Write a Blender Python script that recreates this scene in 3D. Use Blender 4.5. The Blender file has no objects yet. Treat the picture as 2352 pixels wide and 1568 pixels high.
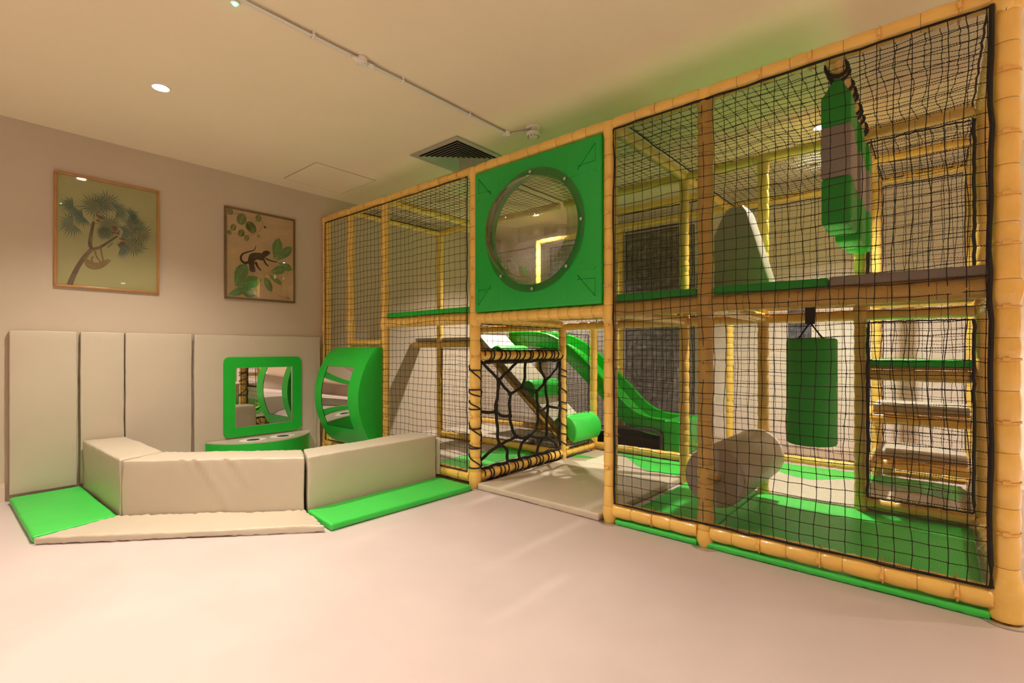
import bpy, bmesh, math, random
from mathutils import Vector, noise
random.seed(7)
PI = math.pi
sc = bpy.context.scene
COL = sc.collection

# ---------------------------------------------------------------- camera, world, lights, exposure
cam_d = bpy.data.cameras.new('camera')
cam_d.sensor_width = 36.0
cam_d.lens = 36.0 * 1138.6 / 2352.0
cam_d.shift_y = 21.0 / 2352.0
cam_d.clip_start = 0.05
cam = bpy.data.objects.new('camera', cam_d)
COL.objects.link(cam)
cam.location = (0, 0, 1.06)
cam.rotation_euler = (PI / 2, 0, math.atan2(0.65, 0.76))
sc.camera = cam

world = bpy.data.worlds.new('world')
sc.world = world
world.use_nodes = True
world.node_tree.nodes['Background'].inputs[0].default_value = (1.0, 0.8, 0.6, 1)
world.node_tree.nodes['Background'].inputs[1].default_value = 0.3

sc.view_settings.view_transform = 'Standard'
sc.view_settings.look = 'None'
sc.view_settings.exposure = 0.0
sc.view_settings.gamma = 1.0
sc.cycles.max_bounces = 14
sc.cycles.diffuse_bounces = 6
sc.cycles.transparent_max_bounces = 40
sc.cycles.caustics_reflective = False
sc.cycles.caustics_refractive = False
sc.cycles.sample_clamp_indirect = 6.0

CEIL = 2.71
WARM = (1.0, 0.86, 0.70)
LAMPS = [  # x, y, watts
    (-3.69, 0.93, 35), (-0.65, 4.26, 92), (-1.75, 0.55, 43), (5.2, 3.04, 60), (-3.69, 4.75, 60),
    (2.3, 0.9, 60), (-3.7, -3.2, 50), (-0.6, -3.4, 50), (2.4, -2.9, 60), (5.2, -1.0, 60), (2.6, 4.2, 60)]  # this row is out of view, added to light the room

# ---------------------------------------------------------------- materials
def mat(name, col, rough=0.5, metal=0.0, bump=0.0, bscale=8.0, var=0.06, vscale=3.0, spec=0.5, coat=0.0, bdist=0.02, bstretch=None):
    m = bpy.data.materials.new(name)
    m.use_nodes = True
    nt = m.node_tree
    b = nt.nodes['Principled BSDF']
    b.inputs['Roughness'].default_value = rough
    b.inputs['Metallic'].default_value = metal
    b.inputs['Specular IOR Level'].default_value = spec
    if coat:
        b.inputs['Coat Weight'].default_value = coat
        b.inputs['Coat Roughness'].default_value = 0.06
    tc = nt.nodes.new('ShaderNodeTexCoord')
    n = nt.nodes.new('ShaderNodeTexNoise')
    n.inputs['Scale'].default_value = vscale
    n.inputs['Detail'].default_value = 3
    nt.links.new(tc.outputs['Object'], n.inputs['Vector'])
    mr = nt.nodes.new('ShaderNodeMapRange')
    mr.inputs[1].default_value = 0.3; mr.inputs[2].default_value = 0.7
    mr.inputs[3].default_value = 1 - var; mr.inputs[4].default_value = 1 + var
    nt.links.new(n.outputs['Fac'], mr.inputs[0])
    mx = nt.nodes.new('ShaderNodeVectorMath'); mx.operation = 'SCALE'
    mx.inputs[0].default_value = col[:3]
    nt.links.new(mr.outputs[0], mx.inputs['Scale'])
    nt.links.new(mx.outputs[0], b.inputs['Base Color'])
    if bump:
        n2 = nt.nodes.new('ShaderNodeTexNoise')
        n2.inputs['Scale'].default_value = bscale
        n2.inputs['Detail'].default_value = 4
        n2.inputs['Distortion'].default_value = 0.6
        src = tc.outputs['Object']
        if bstretch:
            mp = nt.nodes.new('ShaderNodeMapping')
            mp.inputs['Scale'].default_value = bstretch
            nt.links.new(src, mp.inputs[0]); src = mp.outputs[0]
        nt.links.new(src, n2.inputs['Vector'])
        bp = nt.nodes.new('ShaderNodeBump')
        bp.inputs['Strength'].default_value = bump
        bp.inputs['Distance'].default_value = bdist
        nt.links.new(n2.outputs['Fac'], bp.inputs['Height'])
        nt.links.new(bp.outputs[0], b.inputs['Normal'])
    return m

M = {}
M['floor'] = mat('floor_vinyl', (0.55, 0.475, 0.475), 0.38, var=0.05, vscale=2.2, bump=0.10, bscale=30, bdist=0.004, spec=0.35)
M['ceiling'] = mat('ceiling_paint', (0.84, 0.73, 0.55), 0.9, var=0.015, vscale=1.5)
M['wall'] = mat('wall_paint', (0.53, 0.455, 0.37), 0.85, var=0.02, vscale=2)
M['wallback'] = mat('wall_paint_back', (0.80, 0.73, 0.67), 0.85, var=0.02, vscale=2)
M['skirt'] = mat('baseboard_paint', (0.66, 0.56, 0.46), 0.5, var=0.02)
M['beige'] = mat('beige_vinyl', (0.52, 0.465, 0.375), 0.42, var=0.03, bump=0.25, bscale=5, bdist=0.012, spec=0.4)
M['grey'] = mat('grey_vinyl', (0.42, 0.37, 0.31), 0.5, var=0.04, bump=0.2, bscale=5, bdist=0.012)
M['green'] = mat('green_vinyl', (0.012, 0.46, 0.035), 0.40, var=0.05, bump=0.25, bscale=5, bdist=0.012, spec=0.4)
M['greenmat'] = mat('green_mat_vinyl', (0.045, 0.56, 0.075), 0.42, var=0.05, bump=0.25, bscale=5, bdist=0.012, spec=0.4)
M['greenplastic'] = mat('green_plastic', (0.004, 0.42, 0.055), 0.33, var=0.02, bump=0.06, bscale=60, bdist=0.002)
M['slide'] = mat('slide_plastic', (0.006, 0.28, 0.010), 0.22, var=0.03, bump=0.1, bscale=4, bdist=0.02)
M['bamboo'] = mat('yellow_foam_vinyl', (0.82, 0.53, 0.115), 0.30, var=0.07, vscale=9, bump=0.5, bscale=16, bdist=0.006, spec=0.5, coat=0.8)
M['seam'] = mat('brown_seam', (0.26, 0.11, 0.025), 0.5)
M['tie'] = mat('yellow_tie_plastic', (0.76, 0.46, 0.13), 0.4)
M['rope'] = mat('black_rope', (0.010, 0.009, 0.010), 0.75, var=0.3, vscale=90, bump=0.6, bscale=160, bdist=0.003)
M['net'] = mat('black_net_twine', (0.013, 0.010, 0.009), 0.8, var=0.2, vscale=60)
M['strap'] = mat('black_webbing', (0.010, 0.010, 0.010), 0.8)
M['ply'] = mat('plywood_deck', (0.50, 0.27, 0.055), 0.6, var=0.12, vscale=12, bump=0.1)
M['steel'] = mat('galvanised_steel', (0.62, 0.60, 0.58), 0.32, metal=1.0, var=0.05)
M['white'] = mat('white_pvc', (0.80, 0.76, 0.72), 0.4, var=0.02)
M['dark'] = mat('dark_void', (0.012, 0.010, 0.008), 0.9)  # near-black colour stands in for the shade inside hollows
M['ventm'] = mat('vent_aluminium', (0.42, 0.40, 0.34), 0.4, metal=0.3, var=0.03)
M['mirror'] = mat('acrylic_mirror', (0.86, 0.86, 0.86), 0.025, metal=1.0, var=0.0)
M['eyewhite'] = mat('white_applique', (0.85, 0.82, 0.78), 0.5)
M['eyeblack'] = mat('charcoal_applique', (0.035, 0.03, 0.03), 0.5)
M['frameA'] = mat('copper_wood_frame', (0.42, 0.21, 0.07), 0.3, var=0.12, vscale=14)
M['frameB'] = mat('bronze_wood_frame', (0.15, 0.09, 0.035), 0.3, var=0.12, vscale=14)
M['paperA'] = mat('sage_print_paper', (0.42, 0.42, 0.18), 0.6, var=0.05, vscale=5)
M['paperB'] = mat('tan_print_paper', (0.62, 0.43, 0.25), 0.6, var=0.10, vscale=5)
for k, c in dict(pg1=(0.055, 0.10, 0.05), pg2=(0.05, 0.15, 0.10), pbark=(0.10, 0.065, 0.03), pring=(0.24, 0.16, 0.07),
                 pred=(0.20, 0.05, 0.03), psloth=(0.22, 0.15, 0.035), psl2=(0.34, 0.25, 0.07), pleaf=(0.13, 0.27, 0.09), pvein=(0.55, 0.52, 0.22),
                 pol=(0.12, 0.15, 0.03), pmonk=(0.065, 0.026, 0.012), pstem=(0.34, 0.12, 0.05), ptail=(0.04, 0.035, 0.03), pl2=(0.32, 0.45, 0.20)).items():
    M[k] = mat('print_ink_' + k, c, 0.6, var=0.15, vscale=30)
M['led'] = mat('led_dark_lens', (0.3, 0.3, 0.3), 0.3)

def emis(name, col, s):
    m = bpy.data.materials.new(name); m.use_nodes = True
    b = m.node_tree.nodes['Principled BSDF']
    b.inputs['Base Color'].default_value = (*col, 1)
    b.inputs['Emission Color'].default_value = (*col, 1)
    b.inputs['Emission Strength'].default_value = s
    return m
M['bulb'] = emis('lamp_glow', (1.0, 0.88, 0.7), 60)
M['greenled'] = emis('green_led_glow', (0.05, 1.0, 0.35), 25)

def glass(name, tint, base):
    m = bpy.data.materials.new(name); m.use_nodes = True
    nt = m.node_tree; nt.nodes.clear()
    out = nt.nodes.new('ShaderNodeOutputMaterial')
    tr = nt.nodes.new('ShaderNodeBsdfTransparent'); tr.inputs[0].default_value = (*tint, 1)
    gl = nt.nodes.new('ShaderNodeBsdfGlossy'); gl.inputs['Roughness'].default_value = 0.02
    lw = nt.nodes.new('ShaderNodeLayerWeight'); lw.inputs[0].default_value = 0.5
    pw = nt.nodes.new('ShaderNodeMath'); pw.operation = 'POWER'; pw.inputs[1].default_value = 4.0
    nt.links.new(lw.outputs['Facing'], pw.inputs[0])
    fr = nt.nodes.new('ShaderNodeMath'); fr.operation = 'MULTIPLY_ADD'; fr.inputs[1].default_value = 0.95; fr.inputs[2].default_value = 0.04
    nt.links.new(pw.outputs[0], fr.inputs[0])
    ad = nt.nodes.new('ShaderNodeMath'); ad.operation = 'ADD'; ad.inputs[1].default_value = base; ad.use_clamp = True
    mx = nt.nodes.new('ShaderNodeMixShader')
    nt.links.new(fr.outputs[0], ad.inputs[0]); nt.links.new(ad.outputs[0], mx.inputs[0])
    nt.links.new(tr.outputs[0], mx.inputs[1]); nt.links.new(gl.outputs[0], mx.inputs[2]); nt.links.new(mx.outputs[0], out.inputs[0])
    return m
M['dome'] = glass('clear_polycarbonate', (0.60, 0.56, 0.51), 0.10)  # tint darkened to stand in for the dark room reflected in the dome
M['flange'] = glass('clear_polycarbonate_rim', (0.80, 0.84, 0.78), 0.0)
M['pglass'] = glass('picture_glass', (0.95, 0.95, 0.95), 0.0)

def fine_mat():  # woven fine safety mesh: hexagonal-looking holes of about 7 x 5 mm (UV in metres)
    m = bpy.data.materials.new('fine_safety_mesh'); m.use_nodes = True
    nt = m.node_tree
    b = nt.nodes['Principled BSDF']
    b.inputs['Base Color'].default_value = (0.010, 0.008, 0.007, 1); b.inputs['Roughness'].default_value = 0.7
    uv = nt.nodes.new('ShaderNodeUVMap'); sp = nt.nodes.new('ShaderNodeSeparateXYZ')
    nt.links.new(uv.outputs[0], sp.inputs[0])
    def mth(op, a, bb=None):
        n = nt.nodes.new('ShaderNodeMath'); n.operation = op
        for i, v in enumerate((a, bb)):
            if v is None: continue
            if isinstance(v, (int, float)): n.inputs[i].default_value = v
            else: nt.links.new(v, n.inputs[i])
        return n.outputs[0]
    a = mth('MULTIPLY', sp.outputs[0], 1 / 0.0085); c = mth('MULTIPLY', sp.outputs[1], 1 / 0.0062)
    d1 = mth('ABSOLUTE', mth('SUBTRACT', mth('FRACT', mth('ADD', mth('ADD', a, c), 500.0)), 0.5))
    d2 = mth('ABSOLUTE', mth('SUBTRACT', mth('FRACT', mth('ADD', mth('SUBTRACT', a, c), 500.0)), 0.5))
    solid = mth('GREATER_THAN', mth('MAXIMUM', d1, d2), 0.392)
    tr = nt.nodes.new('ShaderNodeBsdfTransparent')
    mx = nt.nodes.new('ShaderNodeMixShader')
    nt.links.new(solid, mx.inputs[0]); nt.links.new(tr.outputs[0], mx.inputs[1]); nt.links.new(b.outputs[0], mx.inputs[2])
    nt.links.new(mx.outputs[0], nt.nodes['Material Output'].inputs[0])
    return m
M['fine'] = fine_mat()

# ---------------------------------------------------------------- helpers
def tag(o, label=None, cat=None, group=None, kind=None):
    if label: o['label'] = label
    if cat: o['category'] = cat
    if group: o['group'] = group
    if kind: o['kind'] = kind
    return o

def empty(name, loc, label, cat, group=None):
    o = bpy.data.objects.new(name, None)
    o.empty_display_size = 0.1
    o.location = loc
    COL.objects.link(o)
    return tag(o, label, cat, group)

def obj(name, bm, mats, parent=None, smooth=True):
    """link bm (built in world coordinates) as one mesh object"""
    if not isinstance(mats, (list, tuple)): mats = [mats]
    me = bpy.data.meshes.new(name)
    bmesh.ops.recalc_face_normals(bm, faces=bm.faces[:])
    if smooth:
        for f in bm.faces: f.smooth = True
    bm.to_mesh(me); bm.free()
    for m in mats: me.materials.append(m)
    o = bpy.data.objects.new(name, me)
    COL.objects.link(o)
    if smooth:
        me.set_sharp_from_angle(angle=math.radians(42))
    # origin at base centre of the mesh
    if me.vertices:
        xs = [v.co for v in me.vertices]
        c = Vector(((min(v.x for v in xs) + max(v.x for v in xs)) / 2, (min(v.y for v in xs) + max(v.y for v in xs)) / 2, min(v.z for v in xs)))
        me.transform(__import__('mathutils').Matrix.Translation(-c))
        o.location = c
    if parent is not None:
        w = Vector((0, 0, 0)); p = parent
        while p is not None:
            w += p.location; p = p.parent
        o.parent = parent
        o.location = o.location - w
    return o

def BM(): return bmesh.new()

def face(bm, vs, mi=0):
    try:
        f = bm.faces.new(vs); f.material_index = mi; return f
    except ValueError: return None

def box(bm, x0, x1, y0, y1, z0, z1, mi=0):
    v = [bm.verts.new((x, y, z)) for z in (z0, z1) for (x, y) in ((x0, y0), (x1, y0), (x1, y1), (x0, y1))]
    for q in ((0, 3, 2, 1), (4, 5, 6, 7), (0, 1, 5, 4), (1, 2, 6, 5), (2, 3, 7, 6), (3, 0, 4, 7)):
        face(bm, [v[i] for i in q], mi)
    return v

def bbox(bm, x0, x1, y0, y1, z0, z1, r=0.01, seg=2, mi=0):
    vs = box(bm, x0, x1, y0, y1, z0, z1, mi)
    es = {e for v in vs for e in v.link_edges}
    bmesh.ops.bevel(bm, geom=list(es), offset=r, segments=seg, affect='EDGES', profile=0.5)

def frame_axes(d):
    d = d.normalized()
    up = Vector((0, 0, 1)) if abs(d.z) < 0.9 else Vector((1, 0, 0))
    u = d.cross(up).normalized(); v = u.cross(d).normalized()
    return u, v

def sweep(bm, pts, r, n=8, caps=True, mi=0, rad=None):
    pts = [Vector(p) for p in pts]
    rings = []; pu = None
    for i, p in enumerate(pts):
        d = (pts[min(i + 1, len(pts) - 1)] - pts[max(i - 1, 0)])
        if d.length < 1e-9: d = Vector((0, 0, 1))
        d.normalize()
        if pu is None: u, v = frame_axes(d)
        else:
            u = (pu - d * pu.dot(d)).normalized(); v = d.cross(u)
        pu = u
        rr = rad[i] if rad else r
        rings.append([bm.verts.new(p + (u * math.cos(2 * PI * k / n) + v * math.sin(2 * PI * k / n)) * rr) for k in range(n)])
    for a, b in zip(rings, rings[1:]):
        for k in range(n): face(bm, (a[k], a[(k + 1) % n], b[(k + 1) % n], b[k]), mi)
    if caps:
        face(bm, rings[0][::-1], mi); face(bm, rings[-1], mi)

def cyl(bm, a, b, r, n=24, mi=0, bev=0.0):
    a = Vector(a); b = Vector(b); d = (b - a).normalized()
    if bev: sweep(bm, [a, a + d * bev * 0.3, a + d * bev, b - d * bev, b - d * bev * 0.3, b], r, n, True, mi, rad=[r - bev, r - bev * 0.3, r, r, r - bev * 0.3, r - bev])
    else: sweep(bm, [a, b], r, n, True, mi)

def ring(bm, c, axis, R, r, n=20, m=6, mi=0, tilt=None):
    c = Vector(c); u, v = frame_axes(Vector(axis)); ax = Vector(axis).normalized()
    pts = [c + (u * math.cos(2 * PI * i / n) + v * math.sin(2 * PI * i / n)) * R + (ax * (tilt * math.cos(2 * PI * i / n)) if tilt else Vector()) for i in range(n)]
    rings = []
    for i in range(n):
        d = (pts[(i + 1) % n] - pts[i - 1]).normalized(); o = (pts[i] - c).normalized(); w = d.cross(o).normalized()
        rings.append([bm.verts.new(pts[i] + (o * math.cos(2 * PI * k / m) + w * math.sin(2 * PI * k / m)) * r) for k in range(m)])
    for i in range(n):
        a, b = rings[i], rings[(i + 1) % n]
        for k in range(m): face(bm, (a[k], a[(k + 1) % m], b[(k + 1) % m], b[k]), mi)

def helix(a, b, R, turns, per=14, ph=0.0, wob=0.0):
    a = Vector(a); b = Vector(b); ax = b - a; u, v = frame_axes(ax); out = []
    N = int(turns * per)
    for i in range(N + 1):
        t = i / N; an = 2 * PI * turns * t + ph
        tt = t + wob * math.sin(an * 0.37) / turns
        out.append(a + ax * min(max(tt, 0), 1) + (u * math.cos(an) + v * math.sin(an)) * R)
    return out

def pad_tube(name, a, b, parent, r=0.041, seam=0.112, joints=(), n=20, tied=None):
    """foam tube in vinyl: bulging segments pinched at thin brown seams"""
    a = Vector(a); b = Vector(b); L = (b - a).length; d = (b - a) / L
    u, v = frame_axes(d); bm = BM()
    ns = max(1, round(L / seam)); st = []
    cuts = [0.0]
    for i in range(1, ns): cuts.append((i + random.uniform(-0.16, 0.16)) * L / ns)
    cuts.append(L)
    for s in range(ns):
        c0, c1 = cuts[s], cuts[s + 1]; l = c1 - c0
        br = 0 if (tied is not None and s and (s - 1) % 2 == tied) else 1
        st += [(c0 + 0.0011, 0.93, br), (c0 + 0.0045, 0.965, 0), (c0 + 0.015, 0.992, 0), (c0 + 0.25 * l, 1.03, 0), (c0 + 0.5 * l, 1.05, 0), (c0 + 0.75 * l, 1.03, 0), (c1 - 0.015, 0.992, 0), (c1 - 0.0045, 0.965, 0), (c1 - 0.0011, 0.93, 0)]
    rings = []; sd = random.random() * 50
    for t, k, mi in st:
        p = a + d * t; jj = 1.0
        for j in joints: jj += 0.20 * math.exp(-((t - j) / 0.055) ** 2)
        row = []
        for q in range(n):
            an = 2 * PI * q / n; dirv = u * math.cos(an) + v * math.sin(an)
            cr = 0.9 + 1.6 * math.exp(-min(abs(t - cc) for cc in cuts) / 0.012)
            w = 1 + 0.025 * noise.noise(Vector((math.cos(an) * 1.6, math.sin(an) * 1.6, t * 9 + sd))) + 0.020 * cr * noise.noise(Vector((math.cos(an) * 6, math.sin(an) * 6, t * 26 + sd)))
            row.append(bm.verts.new(p + dirv * r * k * jj * w))
        rings.append((row, mi))
    for (x, m0), (y, m1) in zip(rings, rings[1:]):
        for q in range(n): face(bm, (x[q], x[(q + 1) % n], y[(q + 1) % n], y[q]), 1 if m1 == 1 else 0)
    face(bm, rings[0][0][::-1]); face(bm, rings[-1][0])
    return obj(name, bm, [M['bamboo'], M['seam']], parent), cuts

TIE = {}
def add_tie(parent, p, axis, out, r=0.0415):
    """thin yellow cable tie round a tube, its lock facing -y, tail pointing to the net"""
    key = (tuple(axis), tuple(out))
    if key not in TIE:
        bm = BM(); ax = Vector(axis); o = Vector(out); front = Vector((0, -1, 0))
        if abs(ax.dot(front)) > 0.5: front = Vector((-1, 0, 0))
        u, v = frame_axes(ax); n = 20; rs = []
        for i in range(n):
            d = u * math.cos(2 * PI * i / n) + v * math.sin(2 * PI * i / n)
            s = ax * (0.003 * math.cos(2 * PI * i / n))
            rs.append([bm.verts.new(d * rr + ax * h + s) for rr, h in ((r, -0.0035), (r + 0.003, -0.0035), (r + 0.003, 0.0035), (r, 0.0035))])
        for i in range(n):
            x, y = rs[i], rs[(i + 1) % n]
            for k in range(4): face(bm, (x[k], x[(k + 1) % 4], y[(k + 1) % 4], y[k]))
        c = front * (r + 0.004); side = ax.cross(front)
        pts = [c + side * a + ax * b + front * g for g in (-0.003, 0.004) for a, b in ((-0.011, -0.0065), (0.011, -0.0065), (0.011, 0.0065), (-0.011, 0.0065))]
        vv = [bm.verts.new(q) for q in pts]
        for q in ((0, 3, 2, 1), (4, 5, 6, 7), (0, 1, 5, 4), (1, 2, 6, 5), (2, 3, 7, 6), (3, 0, 4, 7)): face(bm, [vv[i] for i in q])
        sweep(bm, [o * (r * 0.9), o * (r + 0.006), o * (r + 0.016) - ax * 0.003], 0.003, 5)
        bmesh.ops.recalc_face_normals(bm, faces=bm.faces[:])
        me = bpy.data.meshes.new('cable_tie'); bm.to_mesh(me); bm.free(); me.materials.append(M['tie'])
        TIE[key] = me
    o = bpy.data.objects.new('cable_tie', TIE[key]); COL.objects.link(o)
    w = Vector((0, 0, 0)); q = parent
    while q is not None: w += q.location; q = q.parent
    o.parent = parent; o.location = Vector(p) - w
    return o

def ladder(L, r, n):
    k = max(2, int(n))
    return [0, r * 0.3, r * 0.65, r] + [r + (L - 2 * r) * i / k for i in range(1, k)] + [L - r, L - r * 0.65, L - r * 0.3, L]

def soft_box(bm, cs, z0, z1, r=0.012, puck=0.0, sag=0.0, res=0.05, mi=0, seed=0.0, zdir=None, folds=()):
    """cushion-like rounded prism on the quad cs (4 xy corners); zdir maps local (u,v,w) with other axes"""
    A, B, C, D = [Vector(c).to_3d() if len(c) == 2 else Vector(c) for c in cs]
    L = ((B - A).length + (C - D).length) / 2; W = ((D - A).length + (C - B).length) / 2; H = z1 - z0
    nx = ladder(L, r, L / res); ny = ladder(W, r, W / res); nz = ladder(H, r, H / res)
    Z = zdir or Vector((0, 0, 1)); cache = {}
    def P(i, j, k):
        if (i, j, k) in cache: return cache[(i, j, k)]
        p = Vector((nx[i], ny[j], nz[k]))
        q = Vector((min(max(p.x, r), L - r), min(max(p.y, r), W - r), min(max(p.z, r), H - r)))
        d = p - q
        if d.length > 1e-9: nrm = d.normalized(); p = q + nrm * r
        else: nrm = Vector()
        # distance to nearest edge for puckers
        e = sorted((min(p.x, L - p.x), min(p.y, W - p.y), min(p.z, H - p.z)))
        de = e[1]
        if puck:
            s = noise.noise(Vector((p.x * 38 + seed, p.y * 38, p.z * 8))) * puck * math.exp(-de / 0.03)
            p = p + nrm * s
        if sag:
            s2 = noise.noise(Vector((p.x * 3.1 + seed * 3, p.y * 3.1, p.z * 3.1))) * sag
            s3 = -sag * 0.6 * math.exp(-de / 0.05)
            p = p + nrm * (s2 + s3)
        if folds and j == 0:
            for (xa, za, xb, zb, am) in folds:  # diagonal creases on the front face
                a2 = Vector((xa, za)); b2 = Vector((xb, zb)); dd = b2 - a2; q2 = Vector((p.x, p.z)) - a2
                t2 = min(1, max(0, q2.dot(dd) / dd.dot(dd))); ds = (q2 - dd * t2).length * (1 if q2.x * dd.y - q2.y * dd.x > 0 else -1)
                p = p + Vector((0, -1, 0)) * am * (1 - 0.6 * t2) * (math.exp(-(ds / 0.018) ** 2) - 0.7 * math.exp(-((ds - 0.035) / 0.02) ** 2))
        u, v = p.x / L, p.y / W
        w = A * (1 - u) * (1 - v) + B * u * (1 - v) + C * u * v + D * (1 - u) * v
        vv = bm.verts.new(w + Z * (z0 + p.z)); cache[(i, j, k)] = vv
        return vv
    X, Y, K = len(nx) - 1, len(ny) - 1, len(nz) - 1
    for i in range(X):
        for j in range(Y):
            face(bm, (P(i, j, 0), P(i, j + 1, 0), P(i + 1, j + 1, 0), P(i + 1, j, 0)), mi)
            face(bm, (P(i, j, K), P(i + 1, j, K), P(i + 1, j + 1, K), P(i, j + 1, K)), mi)
    for i in range(X):
        for k in range(K):
            face(bm, (P(i, 0, k), P(i + 1, 0, k), P(i + 1, 0, k + 1), P(i, 0, k + 1)), mi)
            face(bm, (P(i, Y, k), P(i, Y, k + 1), P(i + 1, Y, k + 1), P(i + 1, Y, k)), mi)
    for j in range(Y):
        for k in range(K):
            face(bm, (P(0, j, k), P(0, j, k + 1), P(0, j + 1, k + 1), P(0, j + 1, k)), mi)
            face(bm, (P(X, j, k), P(X, j + 1, k), P(X, j + 1, k + 1), P(X, j, k + 1)), mi)

def pad(name, cs, z0, z1, m, parent=None, **kw):
    bm = BM(); soft_box(bm, cs, z0, z1, **kw)
    return obj(name, bm, m, parent)

def rect(x0, x1, y0, y1): return [(x0, y0), (x1, y0), (x1, y1), (x0, y1)]

def net(parent, O, U, V, w, h, pitch=0.058, r=0.0016, fine=False, border=0.0045, wob=0.011, thick=()):
    """knotted square-mesh net; strings as thin prisms with a slight sag; border cord; optional fine mesh behind"""
    O = Vector(O); U = Vector(U); V = Vector(V); N = U.cross(V); bm = BM(); sd = random.random() * 90
    def warp(u, v):
        m = min(1, min(u, w - u) / 0.06 + 0.25) * min(1, min(v, h - v) / 0.06 + 0.25)
        q = Vector((u * 3.0 + sd, v * 3.0, 0)); q2 = Vector((u * 17 + sd, v * 17, 3))
        a = noise.noise(q) * wob * 1.6 + noise.noise(q2) * wob * 0.35
        b = noise.noise(q + Vector((31, 7, 2))) * wob * 1.6 + noise.noise(q2 + Vector((9, 9, 9))) * wob * 0.35
        c = noise.noise(q + Vector((3, 77, 5))) * wob * 1.2
        return O + U * (u + a * m) + V * (v + b * m) + N * (c * m)
    def string(f, T, rr):
        n = max(2, int(T / (pitch / 2))); prev = None
        for i in range(n + 1):
            t = T * i / n; p = f(t); d = f(min(T, t + 0.01)) - f(max(0, t - 0.01)); d.normalize()
            s = d.cross(N).normalized()
            cur = [bm.verts.new(p + s * rr), bm.verts.new(p + N * rr), bm.verts.new(p - s * rr), bm.verts.new(p - N * rr)]
            if prev:
                for k in range(4): face(bm, (prev[k], prev[(k + 1) % 4], cur[(k + 1) % 4], cur[k]))
            prev = cur
    nu = int(w / pitch); nv = int(h / pitch)
    us = [(w - nu * pitch) / 2 + i * pitch for i in range(nu + 1)]; vs = [(h - nv * pitch) / 2 + i * pitch for i in range(nv + 1)]
    for u in us: string(lambda t, u=u: warp(u, t), h, r)
    for v in vs: string(lambda t, v=v: warp(t, v), w, r)
    for u in us:
        for v in vs:
            c = warp(u, v); k = r * 3.1
            p = [bm.verts.new(c + q * k) for q in (U, V, -U, -V, N, -N)]
            for a, b in ((0, 1), (1, 2), (2, 3), (3, 0)):
                face(bm, (p[a], p[b], p[4])); face(bm, (p[b], p[a], p[5]))
    if border:
        cor = [(0, 0), (w, 0), (w, h), (0, h)]
        for i in range(4):
            a, b = cor[i], cor[(i + 1) % 4]; bb = border * (1.9 if i in thick else 1.0)
            n = 24
            sweep(bm, [O + U * (a[0] + (b[0] - a[0]) * t / n) + V * (a[1] + (b[1] - a[1]) * t / n) + (U + V) * noise.noise(Vector((t * 0.9, i * 7 + sd, 0))) * 0.008 for t in range(n + 1)], bb, 6)
    o = obj('net', bm, M['net'], parent, smooth=False)
    if fine:
        bm = BM(); uvl = bm.loops.layers.uv.new('UVMap'); G = 10; g = {}
        for i in range(G + 1):
            for j in range(G + 1):
                u, v = w * i / G, h * j / G
                g[i, j] = (bm.verts.new(warp(u, v) + N * 0.010), (u, v))
        for i in range(G):
            for j in range(G):
                q = [g[i, j], g[i + 1, j], g[i + 1, j + 1], g[i, j + 1]]
                f = bm.faces.new([a[0] for a in q])
                for lp, a in zip(f.loops, q): lp[uvl].uv = a[1]
        fo = obj('fine_mesh', bm, M['fine'], o)
        fo['label'] = 'fine black safety mesh lining the net'
    return o

# ---------------------------------------------------------------- room shell
X0, X1, Y0, Y1 = -4.98, 6.6, -4.6, 5.56
def plane_box(name, x0, x1, y0, y1, z0, z1, m):
    bm = BM(); box(bm, x0, x1, y0, y1, z0, z1)
    return tag(obj(name, bm, m, smooth=False), kind='structure')
plane_box('floor', X0 - .15, X1 + .15, Y0 - .15, Y1 + .15, -0.12, 0.0, M['floor'])
plane_box('ceiling', X0 - .15, X1 + .15, Y0 - .15, Y1 + .15, CEIL, CEIL + 0.12, M['ceiling'])
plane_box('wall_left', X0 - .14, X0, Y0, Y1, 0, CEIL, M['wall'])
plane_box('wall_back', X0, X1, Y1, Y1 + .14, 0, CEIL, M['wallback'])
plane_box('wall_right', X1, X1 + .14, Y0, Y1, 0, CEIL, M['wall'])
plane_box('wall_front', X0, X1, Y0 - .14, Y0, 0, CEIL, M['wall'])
def baseboard(name, x0, x1, y0, y1, ax):
    bm = BM()
    box(bm, x0, x1, y0, y1, 0, 0.105)
    if ax == 'x': box(bm, x0, x1 - 0.006, y0, y1, 0.105, 0.125)
    else: box(bm, x0, x1, y0 + 0.006, y1, 0.105, 0.125)
    tag(obj(name, bm, M['skirt'], smooth=False), kind='structure')
baseboard('baseboard_left', X0, X0 + 0.018, Y0, 0.33, 'x')
baseboard('baseboard_back', X0 + 0.02, X1, Y1 - 0.018, Y1, 'y')
bm = BM(); box(bm, 1.4, 3.4, Y0, Y0 + .04, 0, 2.1); tag(obj('door_1', bm, mat('door_paint_dark', (0.10, 0.085, 0.07), 0.4), smooth=False), kind='structure')

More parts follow.
